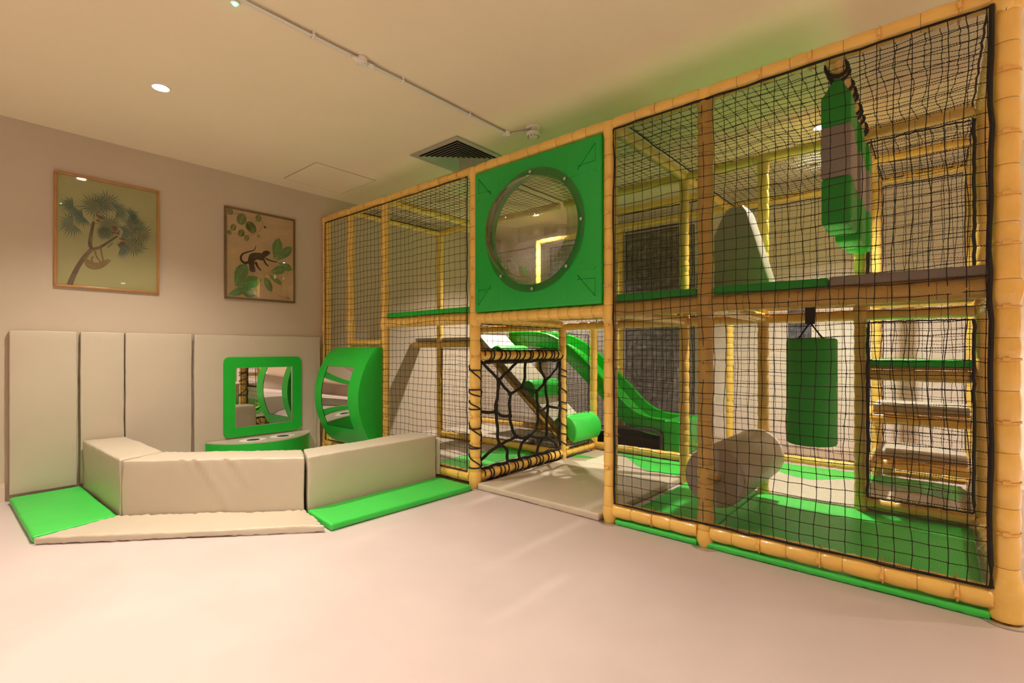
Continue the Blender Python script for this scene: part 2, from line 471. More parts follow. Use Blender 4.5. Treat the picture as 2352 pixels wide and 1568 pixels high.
# ---------------------------------------------------------------- ceiling fittings
def downlight(x, y, watt, label, vis=True):
    t = empty('recessed_downlight', (x, y, CEIL - 0.004), label, 'ceiling light', 'recessed ceiling downlights')
    bm = BM(); ring(bm, (x, y, CEIL - 0.002), (0, 0, 1), 0.048, 0.006, 28, 6); obj('trim_ring', bm, M['white'], t)
    bm = BM(); cyl(bm, (x, y, CEIL - 0.006), (x, y, CEIL - 0.001), 0.034, 24); obj('bulb', bm, M['bulb'], t)
    l = bpy.data.lights.new('downlight_lamp', 'SPOT'); l.energy = watt * 8; l.color = WARM
    l.shadow_soft_size = 0.035; l.spot_size = math.radians(122); l.spot_blend = 1.0
    lo = bpy.data.objects.new('downlight_lamp', l); COL.objects.link(lo); lo.parent = t
    lo.location = (0, 0, -0.02)
LL = ['lit recessed downlight in the ceiling above the two framed prints', 'lit recessed downlight glowing above the netted climbing frame, beside the hanging green strips',
      'recessed downlight over the open floor in front of the soft blocks', 'recessed downlight far to the right of the climbing frame', 'recessed downlight above the slide, behind the green bubble panel', 'added unseen recessed downlight over the right of the open floor',
      'added unseen recessed downlight behind the camera near the left wall', 'added unseen recessed downlight behind the camera, second from the left wall', 'added unseen recessed downlight behind the camera, third from the left wall',
      'added unseen recessed downlight near the far right wall', 'added unseen recessed downlight beyond the right end of the frame near the back wall']
for (x, y, w), lb in zip(LAMPS, LL): downlight(x, y, w, lb)

t = empty('ceiling_conduit', (-2.455, 1.9, CEIL - 0.03), 'white round cable conduit running along the ceiling to the smoke detector', 'conduit')
def dog(bm, pts, r): sweep(bm, pts, r, 10)
bm = BM(); dog(bm, [(-2.46, -1.6, CEIL - 0.016), (-2.46, 2.8, CEIL - 0.016)], 0.0125); obj('conduit_pipe', bm, M['white'], t)
bm = BM(); dog(bm, [(-2.46, 2.82, CEIL - 0.016), (-2.29, 2.88, CEIL - 0.016)], 0.0125); obj('conduit_pipe', bm, M['white'], t)
for y in (1.571, 2.815):
    bm = BM(); cyl(bm, (-2.46, y, CEIL - 0.001), (-2.46, y, CEIL - 0.034), 0.033, 24, bev=0.004)
    cyl(bm, (-2.46, y - 0.03, CEIL - 0.016), (-2.46, y - 0.075, CEIL - 0.016), 0.017, 12); 
    if y < 2: cyl(bm, (-2.46, y + 0.03, CEIL - 0.016), (-2.46, y + 0.075, CEIL - 0.016), 0.017, 12)
    jb = obj('junction_box', bm, M['white'], t)
    for s in (-1, 1):
        bm = BM(); cyl(bm, (-2.46 + s * 0.018, y + s * 0.012, CEIL - 0.033), (-2.46 + s * 0.018, y + s * 0.012, CEIL - 0.036), 0.0035, 8); obj('screw', bm, M['steel'], jb)
for y in (0.35, 1.282, 1.848, 2.414):
    bm = BM(); ring(bm, (-2.46, y, CEIL - 0.016), (0, 1, 0), 0.0145, 0.0045, 16, 6); cyl(bm, (-2.445, y, CEIL - 0.001), (-2.445, y, CEIL - 0.02), 0.009, 10)
    obj('conduit_clip', bm, M['white'], t)
t = empty('smoke_detector', (-2.262, 2.885, CEIL - 0.09), 'white round smoke detector at the end of the ceiling conduit', 'smoke detector')
bm = BM(); cyl(bm, (-2.262, 2.885, CEIL), (-2.262, 2.885, CEIL - 0.012), 0.055, 28, bev=0.003); cyl(bm, (-2.262, 2.885, CEIL - 0.012), (-2.262, 2.885, CEIL - 0.042), 0.036, 24); obj('mounting_base', bm, M['white'], t)
bm = BM(); sweep(bm, [(-2.262, 2.885, CEIL - z) for z in (0.040, 0.043, 0.060, 0.064, 0.078, 0.084)], 1, 28, rad=[0.044, 0.05, 0.05, 0.042, 0.032, 0.024]); sd_ = obj('sensor_head', bm, M['white'], t)
for k in range(10):
    a = 2 * PI * k / 10; bm = BM(); c = Vector((-2.262 + 0.0375 * math.cos(a), 2.885 + 0.0375 * math.sin(a), CEIL - 0.071)); d = Vector((math.cos(a), math.sin(a), -0.8)).normalized()
    sweep(bm, [c - Vector((0, 0, 0.005)), c + Vector((0, 0, 0.005)) + d * 0.002], 0.003, 6); obj('smoke_slot', bm, M['eyeblack'], sd_)
t = empty('indicator_light', (-2.52, 0.93, CEIL - 0.02), 'small glowing green indicator light beside the ceiling conduit', 'indicator light')
bm = BM(); cyl(bm, (-2.52, 0.93, CEIL), (-2.52, 0.93, CEIL - 0.010), 0.022, 20, bev=0.003); obj('housing', bm, M['white'], t)
bm = BM(); cyl(bm, (-2.52, 0.93, CEIL - 0.009), (-2.52, 0.93, CEIL - 0.018), 0.009, 14, bev=0.003); obj('lens', bm, M['greenled'], t)

# square diffuser vent
t = empty('ceiling_vent', (-3.075, 2.88, CEIL - 0.02), 'square grey louvred air diffuser in the ceiling above the frame', 'air vent')
vx0, vx1, vy0, vy1 = -3.36, -2.79, 2.613, 3.18
def sq_ring(bm, x0, x1, y0, y1, w, z0, z1, zi=None):
    zi = z0 if zi is None else zi
    o = [(x0, y0), (x1, y0), (x1, y1), (x0, y1)]; i_ = [(x0 + w, y0 + w), (x1 - w, y0 + w), (x1 - w, y1 - w), (x0 + w, y1 - w)]
    a = [bm.verts.new((*p, z0)) for p in o]; b = [bm.verts.new((*p, zi)) for p in i_]; c = [bm.verts.new((*p, zi + (z1 - z0))) for p in i_]; d = [bm.verts.new((*p, z1)) for p in o]
    for k in range(4):
        j = (k + 1) % 4
        face(bm, (a[k], a[j], b[j], b[k])); face(bm, (b[k], b[j], c[j], c[k])); face(bm, (c[k], c[j], d[j], d[k])); face(bm, (d[k], d[j], a[j], a[k]))
bm = BM(); sq_ring(bm, vx0, vx1, vy0, vy1, 0.045, CEIL - 0.012, CEIL - 0.001); obj('outer_frame', bm, M['ventm'], t, smooth=False)
bm = BM(); box(bm, vx0 + 0.03, vx1 - 0.03, vy0 + 0.03, vy1 - 0.03, CEIL - 0.003, CEIL - 0.001); obj('backing', bm, M['dark'], t, smooth=False)
for k in range(7):
    g = 0.062 + k * 0.031
    bm = BM(); sq_ring(bm, vx0 + g, vx1 - g, vy0 + g, vy1 - g, 0.017, CEIL - 0.022, CEIL - 0.0175, CEIL - 0.010); obj('louvre', bm, M['ventm'], t, smooth=False)
t = empty('ceiling_access_hatch', (-4.43, 2.5, CEIL - 0.002), 'flush painted square access hatch in the ceiling near the corner', 'access hatch')
bm = BM(); box(bm, -4.735, -4.13, 2.19, 2.79, CEIL - 0.003, CEIL - 0.0005); obj('hatch_panel', bm, M['ceiling'], t, smooth=False)
bm = BM(); sq_ring(bm, -4.741, -4.124, 2.184, 2.796, 0.005, CEIL - 0.002, CEIL - 0.0005); obj('hatch_gap', bm, mat('hatch_shadow_gap', (0.32, 0.26, 0.18), 0.9), t, smooth=False)

# ---------------------------------------------------------------- framed prints on the left wall (wall plane x = X0)
def framed(name, label, y0, y1, z0, z1, fm, pm):
    t = empty(name, (X0 + 0.015, (y0 + y1) / 2, z0), label, 'picture')
    xa, xb = X0 + 0.001, X0 + 0.026; w = 0.017
    bm = BM()
    for (a, b, c, d) in ((y0, y1, z1 - w, z1), (y0, y1, z0, z0 + w), (y0, y0 + w, z0 + w, z1 - w), (y1 - w, y1, z0 + w, z1 - w)):
        bbox(bm, xa, xb, a, b, c, d, 0.004, 2)
    obj('picture_frame', bm, fm, t)
    bm = BM(); box(bm, xa, xa + 0.011, y0 + w * .6, y1 - w * .6, z0 + w * .6, z1 - w * .6); obj('print_paper', bm, pm, t, smooth=False)
    bm = BM(); box(bm, xa + 0.019, xa + 0.021, y0 + w * .8, y1 - w * .8, z0 + w * .8, z1 - w * .8); obj('glazing', bm, M['pglass'], t, smooth=False)
    return t
AX = X0 + 0.0135
lay = [0]
def flat(bm, pts, mi):
    lay[0] += 1; x = AX + (lay[0] % 40) * 0.00008
    vs = [bm.verts.new((x, p[0], p[1])) for p in pts]
    f = face(bm, vs, mi)
def strip(bm, pts, ws, mi):
    L = []; R = []
    for i, p in enumerate(pts):
        a = pts[max(i - 1, 0)]; b = pts[min(i + 1, len(pts) - 1)]; d = Vector((b[0] - a[0], b[1] - a[1])).normalized(); n = Vector((-d.y, d.x)); w = ws[i] / 2
        L.append((p[0] + n.x * w, p[1] + n.y * w)); R.append((p[0] - n.x * w, p[1] - n.y * w))
    for i in range(len(pts) - 1): flat(bm, [L[i], L[i + 1], R[i + 1], R[i]], mi)
def ell(bm, c, a, b, rot, mi, n=20):
    flat(bm, [(c[0] + a * math.cos(2 * PI * k / n) * math.cos(rot) - b * math.sin(2 * PI * k / n) * math.sin(rot), c[1] + a * math.cos(2 * PI * k / n) * math.sin(rot) + b * math.sin(2 * PI * k / n) * math.cos(rot)) for k in range(n)], mi)
def smoothline(pts, k=5):
    out = []
    for i in range(len(pts) - 1):
        p0 = Vector(pts[max(i - 1, 0)]); p1 = Vector(pts[i]); p2 = Vector(pts[i + 1]); p3 = Vector(pts[min(i + 2, len(pts) - 1)])
        for j in range(k):
            t = j / k
            out.append(0.5 * ((2 * p1) + (p2 - p0) * t + (2 * p0 - 5 * p1 + 4 * p2 - p3) * t * t + (3 * p1 - p0 - 3 * p2 + p3) * t ** 3))
    out.append(Vector(pts[-1])); return out
pa = framed('framed_print', 'large copper framed print of a palm tree with a hanging sloth, on the left wall', 0.585, 1.240, 1.538, 2.396, M['frameA'], M['paperA'])
bm = BM()
TR = [[(0.673, 1.556), (0.694, 1.627), (0.724, 1.707), (0.764, 1.789), (0.801, 1.844)], [(0.801, 1.844), (0.79, 1.89), (0.798, 1.96), (0.813, 2.06)], [(0.801, 1.844), (0.847, 1.865), (0.901, 1.914), (0.961, 1.975)]]
for pts, w0, w1 in zip(TR, (0.034, 0.024, 0.022), (0.024, 0.018, 0.013)):
    s = smoothline(pts, 6); n = len(s); strip(bm, s, [w0 + (w1 - w0) * i / (n - 1) for i in range(n)], 2)
    for i in range(0, n - 1):
        for q in (0, 0.5):
            a = s[i].lerp(s[i + 1], q); d = (s[i + 1] - s[i]).normalized(); nn = Vector((-d.y, d.x)); w = (w0 + (w1 - w0) * i / n) * 0.42
            strip(bm, [a - nn * w, a + nn * w], [0.0028, 0.0028], 3)
FANS = [(0.694, 2.156, 0.096, 0), (0.694, 2.018, 0.112, 0), (0.749, 2.086, 0.081, 0), (0.957, 2.174, 0.091, 0), (1.038, 2.156, 0.086, 0), (0.997, 2.016, 0.076, 0), (0.977, 1.876, 0.076, 0), (0.82, 2.179, 0.117, 1), (0.893, 2.225, 0.107, 1),
        (0.909, 2.049, 0.096, 1), (1.071, 2.091, 0.091, 1), (1.109, 2.015, 0.107, 1), (1.071, 1.911, 0.107, 1), (0.878, 1.984, 0.071, 1)]
for y, z, r, k in FANS:
    sp = 2 * PI if k else PI * 1.25; st = random.uniform(0, 6) if k else PI * 0.9 + (y - 0.85) * 2
    n = 24 if k else 18
    for i in range(n):
        a = st + sp * i / n; R = r * random.uniform(0.75, 1.08)
        if not k: a = PI * 0.55 + sp * i / n if y < 0.85 else -PI * 0.55 + sp * i / n
        tip = (y + R * math.cos(a), z + R * math.sin(a) - (0.012 if not k else 0))
        tip = (min(max(tip[0], 0.606), 1.218), tip[1])
        mid = (y + R * 0.55 * math.cos(a), z + R * 0.55 * math.sin(a)); nn = (-math.sin(a) * 0.0034, math.cos(a) * 0.0034)
        flat(bm, [(y, z), (mid[0] - nn[0], mid[1] - nn[1]), tip, (mid[0] + nn[0], mid[1] + nn[1])], 0 if (k and random.random() < 0.8) else 1)
for y, z in [(0.853, 2.096), (0.949, 2.017), (0.993, 1.932)]:
    for i in range(16): ell(bm, (y + random.uniform(-.02, .02), z + random.uniform(-.028, .028)), 0.007, 0.007, 0, 4, 8)
flat(bm, smoothline([(0.763, 1.76), (0.76, 1.726), (0.775, 1.702), (0.801, 1.69), (0.836, 1.692), (0.87, 1.711), (0.901, 1.745), (0.905, 1.763), (0.893, 1.772), (0.862, 1.762), (0.839, 1.746), (0.809, 1.749), (0.783, 1.763)], 3), 5)
for s in ([(0.82, 1.835), (0.832, 1.789), (0.855, 1.753)], [(0.856, 1.868), (0.862, 1.814), (0.872, 1.766)], [(0.806, 1.745), (0.801, 1.775), (0.813, 1.787)], [(0.77, 1.72), (0.762, 1.75), (0.78, 1.79)]): strip(bm, smoothline(s, 4), [0.012] * 9, 5)
ell(bm, (0.899, 1.766), 0.019, 0.014, 0.2, 5); ell(bm, (0.902, 1.765), 0.011, 0.009, 0.2, 6)
for a, b in ((0.79, 1.72), (0.82, 1.712), (0.85, 1.72), (0.87, 1.735)): ell(bm, (a, b), 0.015, 0.0022, 0.3, 6, 8)
ell(bm, (0.915, 1.895), 0.032, 0.007, 0.9, 7); ell(bm, (0.80, 1.93), 0.05, 0.008, 1.5, 7)
obj('printed_artwork', bm, [M['pg1'], M['pg2'], M['pbark'], M['pring'], M['pred'], M['psloth'], M['psl2'], M['pleaf']], pa, smooth=False)

pb = framed('framed_print', 'smaller bronze framed print of a dark monkey among green leaves, nearer the corner', 1.743, 2.402, 1.542, 2.393, M['frameB'], M['paperB'])
bm = BM(); lay[0] = 0
def inb(p): return (min(max(p[0], 1.762), 2.383), min(max(p[1], 1.560), 2.374))
for a, b, w in [((2.195, 1.96), (2.244, 2.18), 0.061), ((2.213, 1.95), (2.373, 2.113), 0.055), ((2.232, 1.934), (2.373, 1.876), 0.049), ((2.152, 1.824), (2.307, 1.887), 0.055), ((1.83, 1.686), (1.936, 1.882), 0.073), ((1.825, 1.668), (2.074, 1.748), 0.073),
                ((2.092, 1.799), (2.17, 1.635), 0.043), ((2.14, 1.805), (2.269, 1.719), 0.03), ((1.771, 1.576), (1.924, 1.636), 0.043), ((1.847, 1.653), (2.016, 1.585), 0.055)]:
    a = Vector(a); b = Vector(b); d = b - a; n = Vector((-d.y, d.x)).normalized(); prof = [(0, 0), (.15, .35), (.4, .85), (.62, 1), (.82, .75), (1, 0)]
    out = [a + d * t + n * w * q * 0.8 for t, q in prof] + [a + d * t - n * w * q * 0.8 for t, q in prof[-2:0:-1]]
    flat(bm, [inb(p) for p in out], 0)
    strip(bm, [inb(a), inb(b)], [0.004, 0.002], 1)
    for k in range(1, 7):
        t = k / 8; q = w * 0.62 * math.sin(PI * min(1, t + 0.12))
        for s in (-1, 1): strip(bm, [inb(a + d * t), inb(a + d * (t + 0.13) + n * q * s)], [0.0028, 0.0016], 1)
for s in ([(1.771, 2.322), (1.88, 2.342), (2.016, 2.298)], [(1.814, 2.153), (1.924, 2.149), (2.027, 2.191), (2.086, 2.275), (2.063, 2.344)]): strip(bm, smoothline(s, 5), [0.003] * 30, 4)
for y, z, r in [(1.792, 2.350, 0.03), (1.891, 2.297, 0.053), (1.976, 2.236, 0.055), (2.045, 2.336, 0.034), (1.819, 2.206, 0.031), (1.785, 2.152, 0.022), (1.889, 2.166, 0.036), (1.936, 2.127, 0.027), (2.045, 2.164, 0.017), (2.104, 2.26, 0.014)]:
    rt = random.uniform(0.9, 2.2); c = Vector((y, z))
    flat(bm, [inb((y + r * math.cos(2 * PI * k / 18) * math.cos(rt) * 1.05 - r * .8 * math.sin(2 * PI * k / 18) * math.sin(rt), z + r * 1.05 * math.cos(2 * PI * k / 18) * math.sin(rt) + r * .8 * math.sin(2 * PI * k / 18) * math.cos(rt))) for k in range(18)], 2)
    d = Vector((math.cos(rt), math.sin(rt))) * r; n = Vector((-d.y, d.x))
    strip(bm, [inb(c - d), inb(c + d)], [0.003, 0.002], 3)
    for k in range(5):
        for s in (-1, 1): strip(bm, [inb(c + d * (-0.7 + k * 0.32)), inb(c + d * (-0.45 + k * 0.32) + n * 0.62 * s)], [0.0022, 0.0016], 3)
flat(bm, smoothline([(1.947, 1.914), (1.964, 1.976), (2.016, 2.002), (2.074, 2.004), (2.092, 2.025), (2.128, 2.037), (2.156, 2.02), (2.14, 1.996), (2.11, 1.973), (2.086, 1.933), (2.027, 1.937), (2.004, 1.897), (2.016, 1.82), (1.968, 1.814), (1.958, 1.867)], 3), 5)
strip(bm, smoothline([(2.022, 2.069), (2.004, 2.024), (1.947, 1.997), (1.896, 1.966), (1.885, 1.917), (1.919, 1.888), (1.953, 1.902)], 5), [0.006 + 0.0006 * i for i in range(31)], 6)
for s, w in (([(2.086, 1.963), (2.11, 1.912), (2.14, 1.885)], 0.02), ([(2.11, 1.961), (2.158, 1.943), (2.225, 1.937)], 0.018), ([(2.016, 1.911), (2.039, 1.866), (2.068, 1.835)], 0.024)): strip(bm, smoothline(s, 4), [w * (1 - 0.06 * i) for i in range(9)], 5)
strip(bm, smoothline([(2.09, 1.80), (2.11, 1.812), (2.15, 1.805), (2.17, 1.63)], 4), [0.002] * 13, 4)
for k in range(7): strip(bm, smoothline([(2.30 + k * 0.006, 1.585 + (k % 3) * .008), (2.32 + k * 0.005, 1.592), (2.33 + k * 0.004, 1.575 + (k % 2) * .012)], 3), [0.0016] * 7, 6)
strip(bm, [(2.20, 1.63), (2.31, 1.575)], [0.002, 0.002], 6)
obj('printed_artwork', bm, [M['pleaf'], M['pl2'], M['pol'], M['pvein'], M['pstem'], M['pmonk'], M['ptail']], pb, smooth=False)

# ---------------------------------------------------------------- soft play corner
WP = X0 + 0.055
def wall_pad(y0, y1, label, x_top=0.0, x_bot=0.0, z0=0.045, z1=1.205):
    bm = BM(); T = 0.05
    # local: cs quad lies in the y-z plane, thickness along +x
    cs = [Vector((X0 + 0.004 + x_bot, y0 + 0.003, z0)), Vector((X0 + 0.004 + x_bot, y1 - 0.003, z0)), Vector((X0 + 0.004 + x_top, y1 - 0.003, z1)), Vector((X0 + 0.004 + x_top, y0 + 0.003, z1))]
    soft_box(bm, cs, 0, T, r=0.008, puck=0.003, sag=0.004, res=0.06, zdir=Vector((1, 0, 0)), seed=y0 * 9)
    o = obj('padded_wall_panel', bm, M['beige']); tag(o, label, 'wall pad', 'beige wall pads along the left wall')
wall_pad(0.345, 0.715, 'leftmost beige padded wall panel standing behind the green mat')
wall_pad(0.725, 1.00, 'narrowest beige padded wall panel, above the end of the angled soft block')
wall_pad(1.0, 1.475, 'beige padded wall panel between the narrow one and the one with the mirror')
wall_pad(1.485, 2.66, 'widest beige padded wall panel, carrying the green framed mirror')

b1o = [(-4.90, 0.735), (-3.85, 0.755), (-3.66, 1.03), (-4.90, 1.01)]
P1, P2, P3 = Vector((-3.85, 0.755)), Vector((-3.062, 1.556)), Vector((-3.070, 2.655))
Q1, Q2, Q3 = Vector((-3.965, 1.015)), Vector((-3.335, 1.665)), Vector((-3.335, 2.655))
def soft(name, cs, z0, z1, m, label, cat, group=None, **kw):
    kw.setdefault('r', 0.014); kw.setdefault('puck', 0.006); kw.setdefault('sag', 0.008); kw.setdefault('res', 0.02)
    o = pad(name, cs, z0, z1, m, seed=random.random() * 30, **kw)
    return tag(o, label, cat, group)
GB = 'beige soft play blocks forming the corner wall'
soft('soft_play_block', [(-4.90, 0.735), P1 - Vector((0.006, 0)), Q1, (-4.90, 1.0)], 0.0, 0.385, M['beige'], 'beige soft play block running out from the wall pads at the left', 'soft block', GB)
soft('soft_play_block', [P1 + Vector((.004, .004)), P2 - Vector((.003, .006)), Q2, Q1 + Vector((.002, 0))], 0.0, 0.38, M['beige'], 'middle beige soft play block with creased front, facing the room at an angle', 'soft block', GB, folds=((0.42, 0.37, 0.62, 0.0, 0.010), (0.60, 0.37, 0.70, 0.20, 0.009), (0.36, 0.37, 0.44, 0.22, 0.005), (0.80, .37, .85, .24, .004)))
soft('soft_play_block', [P2 + Vector((0, .004)), P3, Q3, Q2 + Vector((0, .006))], 0.0, 0.38, M['beige'], 'beige soft play block nearest the climbing frame, behind the long green mat', 'soft block', GB)
bm = BM(); soft_box(bm, [(-3.15, 2.662), (-3.05, 2.662), (-3.05, 2.672), (-3.15, 2.672)], 0.06, 0.34, r=0.004)
o = obj('side_flap', bm, M['beige']); tag(o, 'narrow beige vinyl flap tying the last block to the net', 'flap')
MT = 0.045
GM = 'floor mats in front of the corner blocks'
soft('floor_mat', [(-4.87, 0.345), (-3.755, 0.352), (-3.856, 0.745), (-4.89, 0.73)], 0, MT, M['greenmat'], 'bright green floor mat at the far left below the first wall panel', 'floor mat', GM, sag=0.003, puck=0.004)
soft('floor_mat', [(-3.735, 0.352), (-2.705, 1.485), (-3.062, 1.548), (-3.85, 0.748)], 0, MT, M['beige'], 'beige floor mat with bunched corners below the middle soft block', 'floor mat', GM, puck=0.012, sag=0.004)
soft('floor_mat', [(-2.690, 1.515), (-2.665, 2.655), (-3.058, 2.655), (-3.052, 1.556)], 0, MT, M['greenmat'], 'long bright green floor mat running to the corner post of the frame', 'floor mat', GM, sag=0.003, puck=0.004)

# eyed seat: segment of a disc against the wall pads
t = empty('frog_eye_seat', (-4.75, 2.05, 0), 'low green and beige half round seat with two appliqued eyes under the mirror', 'seat')
def seg_outline(yc, half, depth, n=28):
    R = (half * half + depth * depth) / (2 * depth); xc = -4.915 + depth - R; a = math.asin(min(1, half / R)); 
    return [(xc + R * math.cos(-a + 2 * a * k / n), yc + R * math.sin(-a + 2 * a * k / n)) for k in range(n + 1)]
out = seg_outline(2.045, 0.475, 0.36)
def prism(bm, pts, z0, z1, mi=0, mit=None, lip=0.0, wv=0.0):
    rows = []
    zz = [z0 + (z1 - z0) * k / 6 for k in range(7)]
    for z in zz: rows.append([bm.verts.new((p[0] + wv * noise.noise(Vector((p[0] * 22, p[1] * 22, z * 5))), p[1], z)) for p in pts])
    n = len(pts)
    for a, b in zip(rows, rows[1:]):
        for k in range(n): face(bm, (a[k], a[(k + 1) % n], b[(k + 1) % n], b[k]), mi)
    face(bm, rows[0][::-1], mi); face(bm, rows[-1], mi if mit is None else mit)
bm = BM(); prism(bm, out, 0.0, 0.235, wv=0.006); obj('seat_side', bm, M['green'], t)
bm = BM(); prism(bm, [(p[0] - 0.001, p[1]) for p in out], 0.236, 0.246); obj('seat_top', bm, M['beige'], t)
for y in (1.90, 2.17):
    bm = BM(); q = []
    prism(bm, [(-4.735 + 0.085 * math.cos(2 * PI * k / 28), y + 0.115 * math.sin(2 * PI * k / 28)) for k in range(28)], 0.2465, 0.2485); e = obj('eye_white', bm, M['eyewhite'], t)
    bm = BM(); prism(bm, [(-4.725 + 0.05 * math.cos(2 * PI * k / 24), y + 0.055 * math.sin(2 * PI * k / 24)) for k in range(24)], 0.2487, 0.250); obj('pupil', bm, M['eyeblack'], e)

# flat mirror
t = empty('framed_mirror', (WP, 2.08, 0.26), 'square mirror in a rounded green frame fixed to the widest wall pad', 'mirror')
def rrect(y0, y1, z0, z1, r, n=8):
    out = []
    for cy_, cz_, a0 in ((y1 - r, z1 - r, 0), (y0 + r, z1 - r, 90), (y0 + r, z0 + r, 180), (y1 - r, z0 + r, 270)):
        for k in range(n + 1): a = math.radians(a0 + 90 * k / n); out.append((cy_ + r * math.cos(a), cz_ + r * math.sin(a)))
    return out
def frame_mesh(bm, o, i, x0, x1):
    n = len(o)
    for x in (x0, x1):
        pass
    A = [bm.verts.new((x0, *p)) for p in o]; B = [bm.verts.new((x1, *p)) for p in o]; C = [bm.verts.new((x1, *p)) for p in i]; D = [bm.verts.new((x0, *p)) for p in i]
    for k in range(n):
        j = (k + 1) % n
        face(bm, (A[k], A[j], B[j], B[k])); face(bm, (B[k], B[j], C[j], C[k])); face(bm, (C[k], C[j], D[j], D[k])); face(bm, (D[k], D[j], A[j], A[k]))
bm = BM(); frame_mesh(bm, rrect(1.718, 2.440, 0.262, 1.000, 0.05), rrect(1.812, 2.350, 0.348, 0.902, 0.004), WP + 0.002, WP + 0.018); obj('mirror_frame', bm, M['green'], t)
bm = BM(); box(bm, WP + 0.002, WP + 0.008, 1.80, 2.36, 0.34, 0.91); obj('mirror_glass', bm, M['mirror'], t, smooth=False)
bm = BM(); frame_mesh(bm, rrect(1.812, 2.350, 0.348, 0.902, 0.004), rrect(1.816, 2.346, 0.352, 0.898, 0.003), WP + 0.008, WP + 0.0185); obj('silver_edge', bm, M['steel'], t)

# convex mirror cushion on the front of the frame
t = empty('convex_mirror_cushion', (-4.24, 2.66, 0.16), 'bulging green foam cushion with a curved distorting mirror on the net', 'mirror')
cx0, cx1, cz0, cz1, cyb = -4.63, -3.865, 0.16, 1.09, 2.685
def face_y(z): tt = (z - cz0) / (cz1 - cz0); return 2.625 - 0.19 * math.sin(PI * tt) ** 0.8
nz_, nx_ = 26, 18
bm = BM(); G = {}
rc = 0.09
for i in range(nz_ + 1):
    z = cz0 + (cz1 - cz0) * i / nz_; dz = max(0, rc - min(z - cz0, cz1 - z)); ins = rc - math.sqrt(max(0, rc * rc - dz * dz))
    for j in range(nx_ + 1):
        x = (cx0 + ins) + (cx1 - cx0 - ins) * j / nx_
        G[i, j] = bm.verts.new((x, face_y(z), z)); G[i, j, 'b'] = bm.verts.new((x, cyb, z))
def hole(i, j): return 5 <= i < 21 and 3 <= j < 14
mz0, mz1 = cz0 + (cz1 - cz0) * 5 / nz_, cz0 + (cz1 - cz0) * 21 / nz_
for i in range(nz_):
    for j in range(nx_):
        if not hole(i, j): face(bm, (G[i, j], G[i, j + 1], G[i + 1, j + 1], G[i + 1, j]))
        face(bm, (G[i, j, 'b'], G[i + 1, j, 'b'], G[i + 1, j + 1, 'b'], G[i, j + 1, 'b']))
S = {}
for (i, j) in [(i, j) for j in (0, nx_) for i in range(nz_ + 1)]:
    a = G[i, j].co; b = G[i, j, 'b'].co
    for k in range(1, 5):
        p = a.lerp(b, k / 5); p.x += (0.012 if j else -0.012) * math.sin(PI * k / 5) + 0.007 * noise.noise(Vector((p.y * 14 + p.z * 9, p.z * 20, 4)))
        S[i, j, k] = bm.verts.new(p)
    S[i, j, 0] = G[i, j]; S[i, j, 5] = G[i, j, 'b']
for j in (0, nx_):
    for i in range(nz_):
        for k in range(5): face(bm, (S[i, j, k], S[i + 1, j, k], S[i + 1, j, k + 1], S[i, j, k + 1]))
for i in (0, nz_):
    for j in range(nx_): face(bm, (G[i, j], G[i, j + 1], G[i, j + 1, 'b'], G[i, j, 'b']))
obj('cushion', bm, M['green'], t)
bm = BM(); H = {}
for i in range(5, 22):
    z = cz0 + (cz1 - cz0) * i / nz_
    dz = max(0, rc - min(z - cz0, cz1 - z)); ins = rc - math.sqrt(max(0, rc * rc - dz * dz))
    for jj, j in enumerate((3, 14)): H[i, jj] = bm.verts.new(((cx0 + ins) + (cx1 - cx0 - ins) * j / nx_, face_y(z) + 0.003, z))
for i in range(5, 21): face(bm, (H[i, 0], H[i, 1], H[i + 1, 1], H[i + 1, 0]))
o = obj('curved_mirror_sheet', bm, M['mirror'], t)

# ---------------------------------------------------------------- climbing frame
FY, MY, SY, BY = 2.73, 3.91, 4.48, 5.06
TOP, MID, LOW = 2.45, 1.308, 0.082
fr = empty('climbing_frame', (-2.4, 3.9, 0), 'tall netted indoor climbing frame of yellow padded posts and rails', 'climbing frame')
XS = [-4.93, -4.47, -3.88, -2.71, -1.53, -0.95, 0.207]
def post(x, y, z0=0.0, z1=TOP + 0.02, r=0.041, js=(LOW, MID, TOP), ties=None, plate=False):
    o, cuts = pad_tube('post', (x, y, z0), (x, y, z1), fr, r, joints=[j - z0 for j in js], n=28, tied=0 if ties else None)
    if ties:
        for i, c in enumerate(cuts[1:-1]):
            if i % 2 == 0 and 0.2 < c < 2.2: add_tie(o, (x, y, z0 + c), (0, 0, 1), ties).scale = (r / 0.0412,) * 3
    if plate:
        bm = BM(); cyl(bm, (x, y, 0.0), (x, y, 0.008), 0.075, 32, bev=0.003); obj('base_plate', bm, M['steel'], o)
    return o
def rail(a, b, r=0.040, ties=None, seam=0.118):
    o, cuts = pad_tube('rail', a, b, fr, r, seam=seam, n=28 if ties else 18, tied=1 if ties else None)
    if ties:
        ax = (Vector(b) - Vector(a)).normalized()
        for i, c in enumerate(cuts[1:-1]):
            if i % 2 == 1: add_tie(o, Vector(a) + ax * c, tuple(round(q) for q in ax), ties).scale = (r / 0.0405,) * 3
    return o
R_, L_ = (1, 0, 0), (-1, 0, 0)
post(-4.93, FY, ties=R_); post(-4.47, FY, r=0.036); post(-3.88, FY, r=0.038)
post(-2.71, FY, ties=L_, plate=True); post(-1.53, FY, ties=R_, plate=True); post(-0.95, FY, plate=True); post(0.207, FY, ties=L_, plate=True, r=0.043)
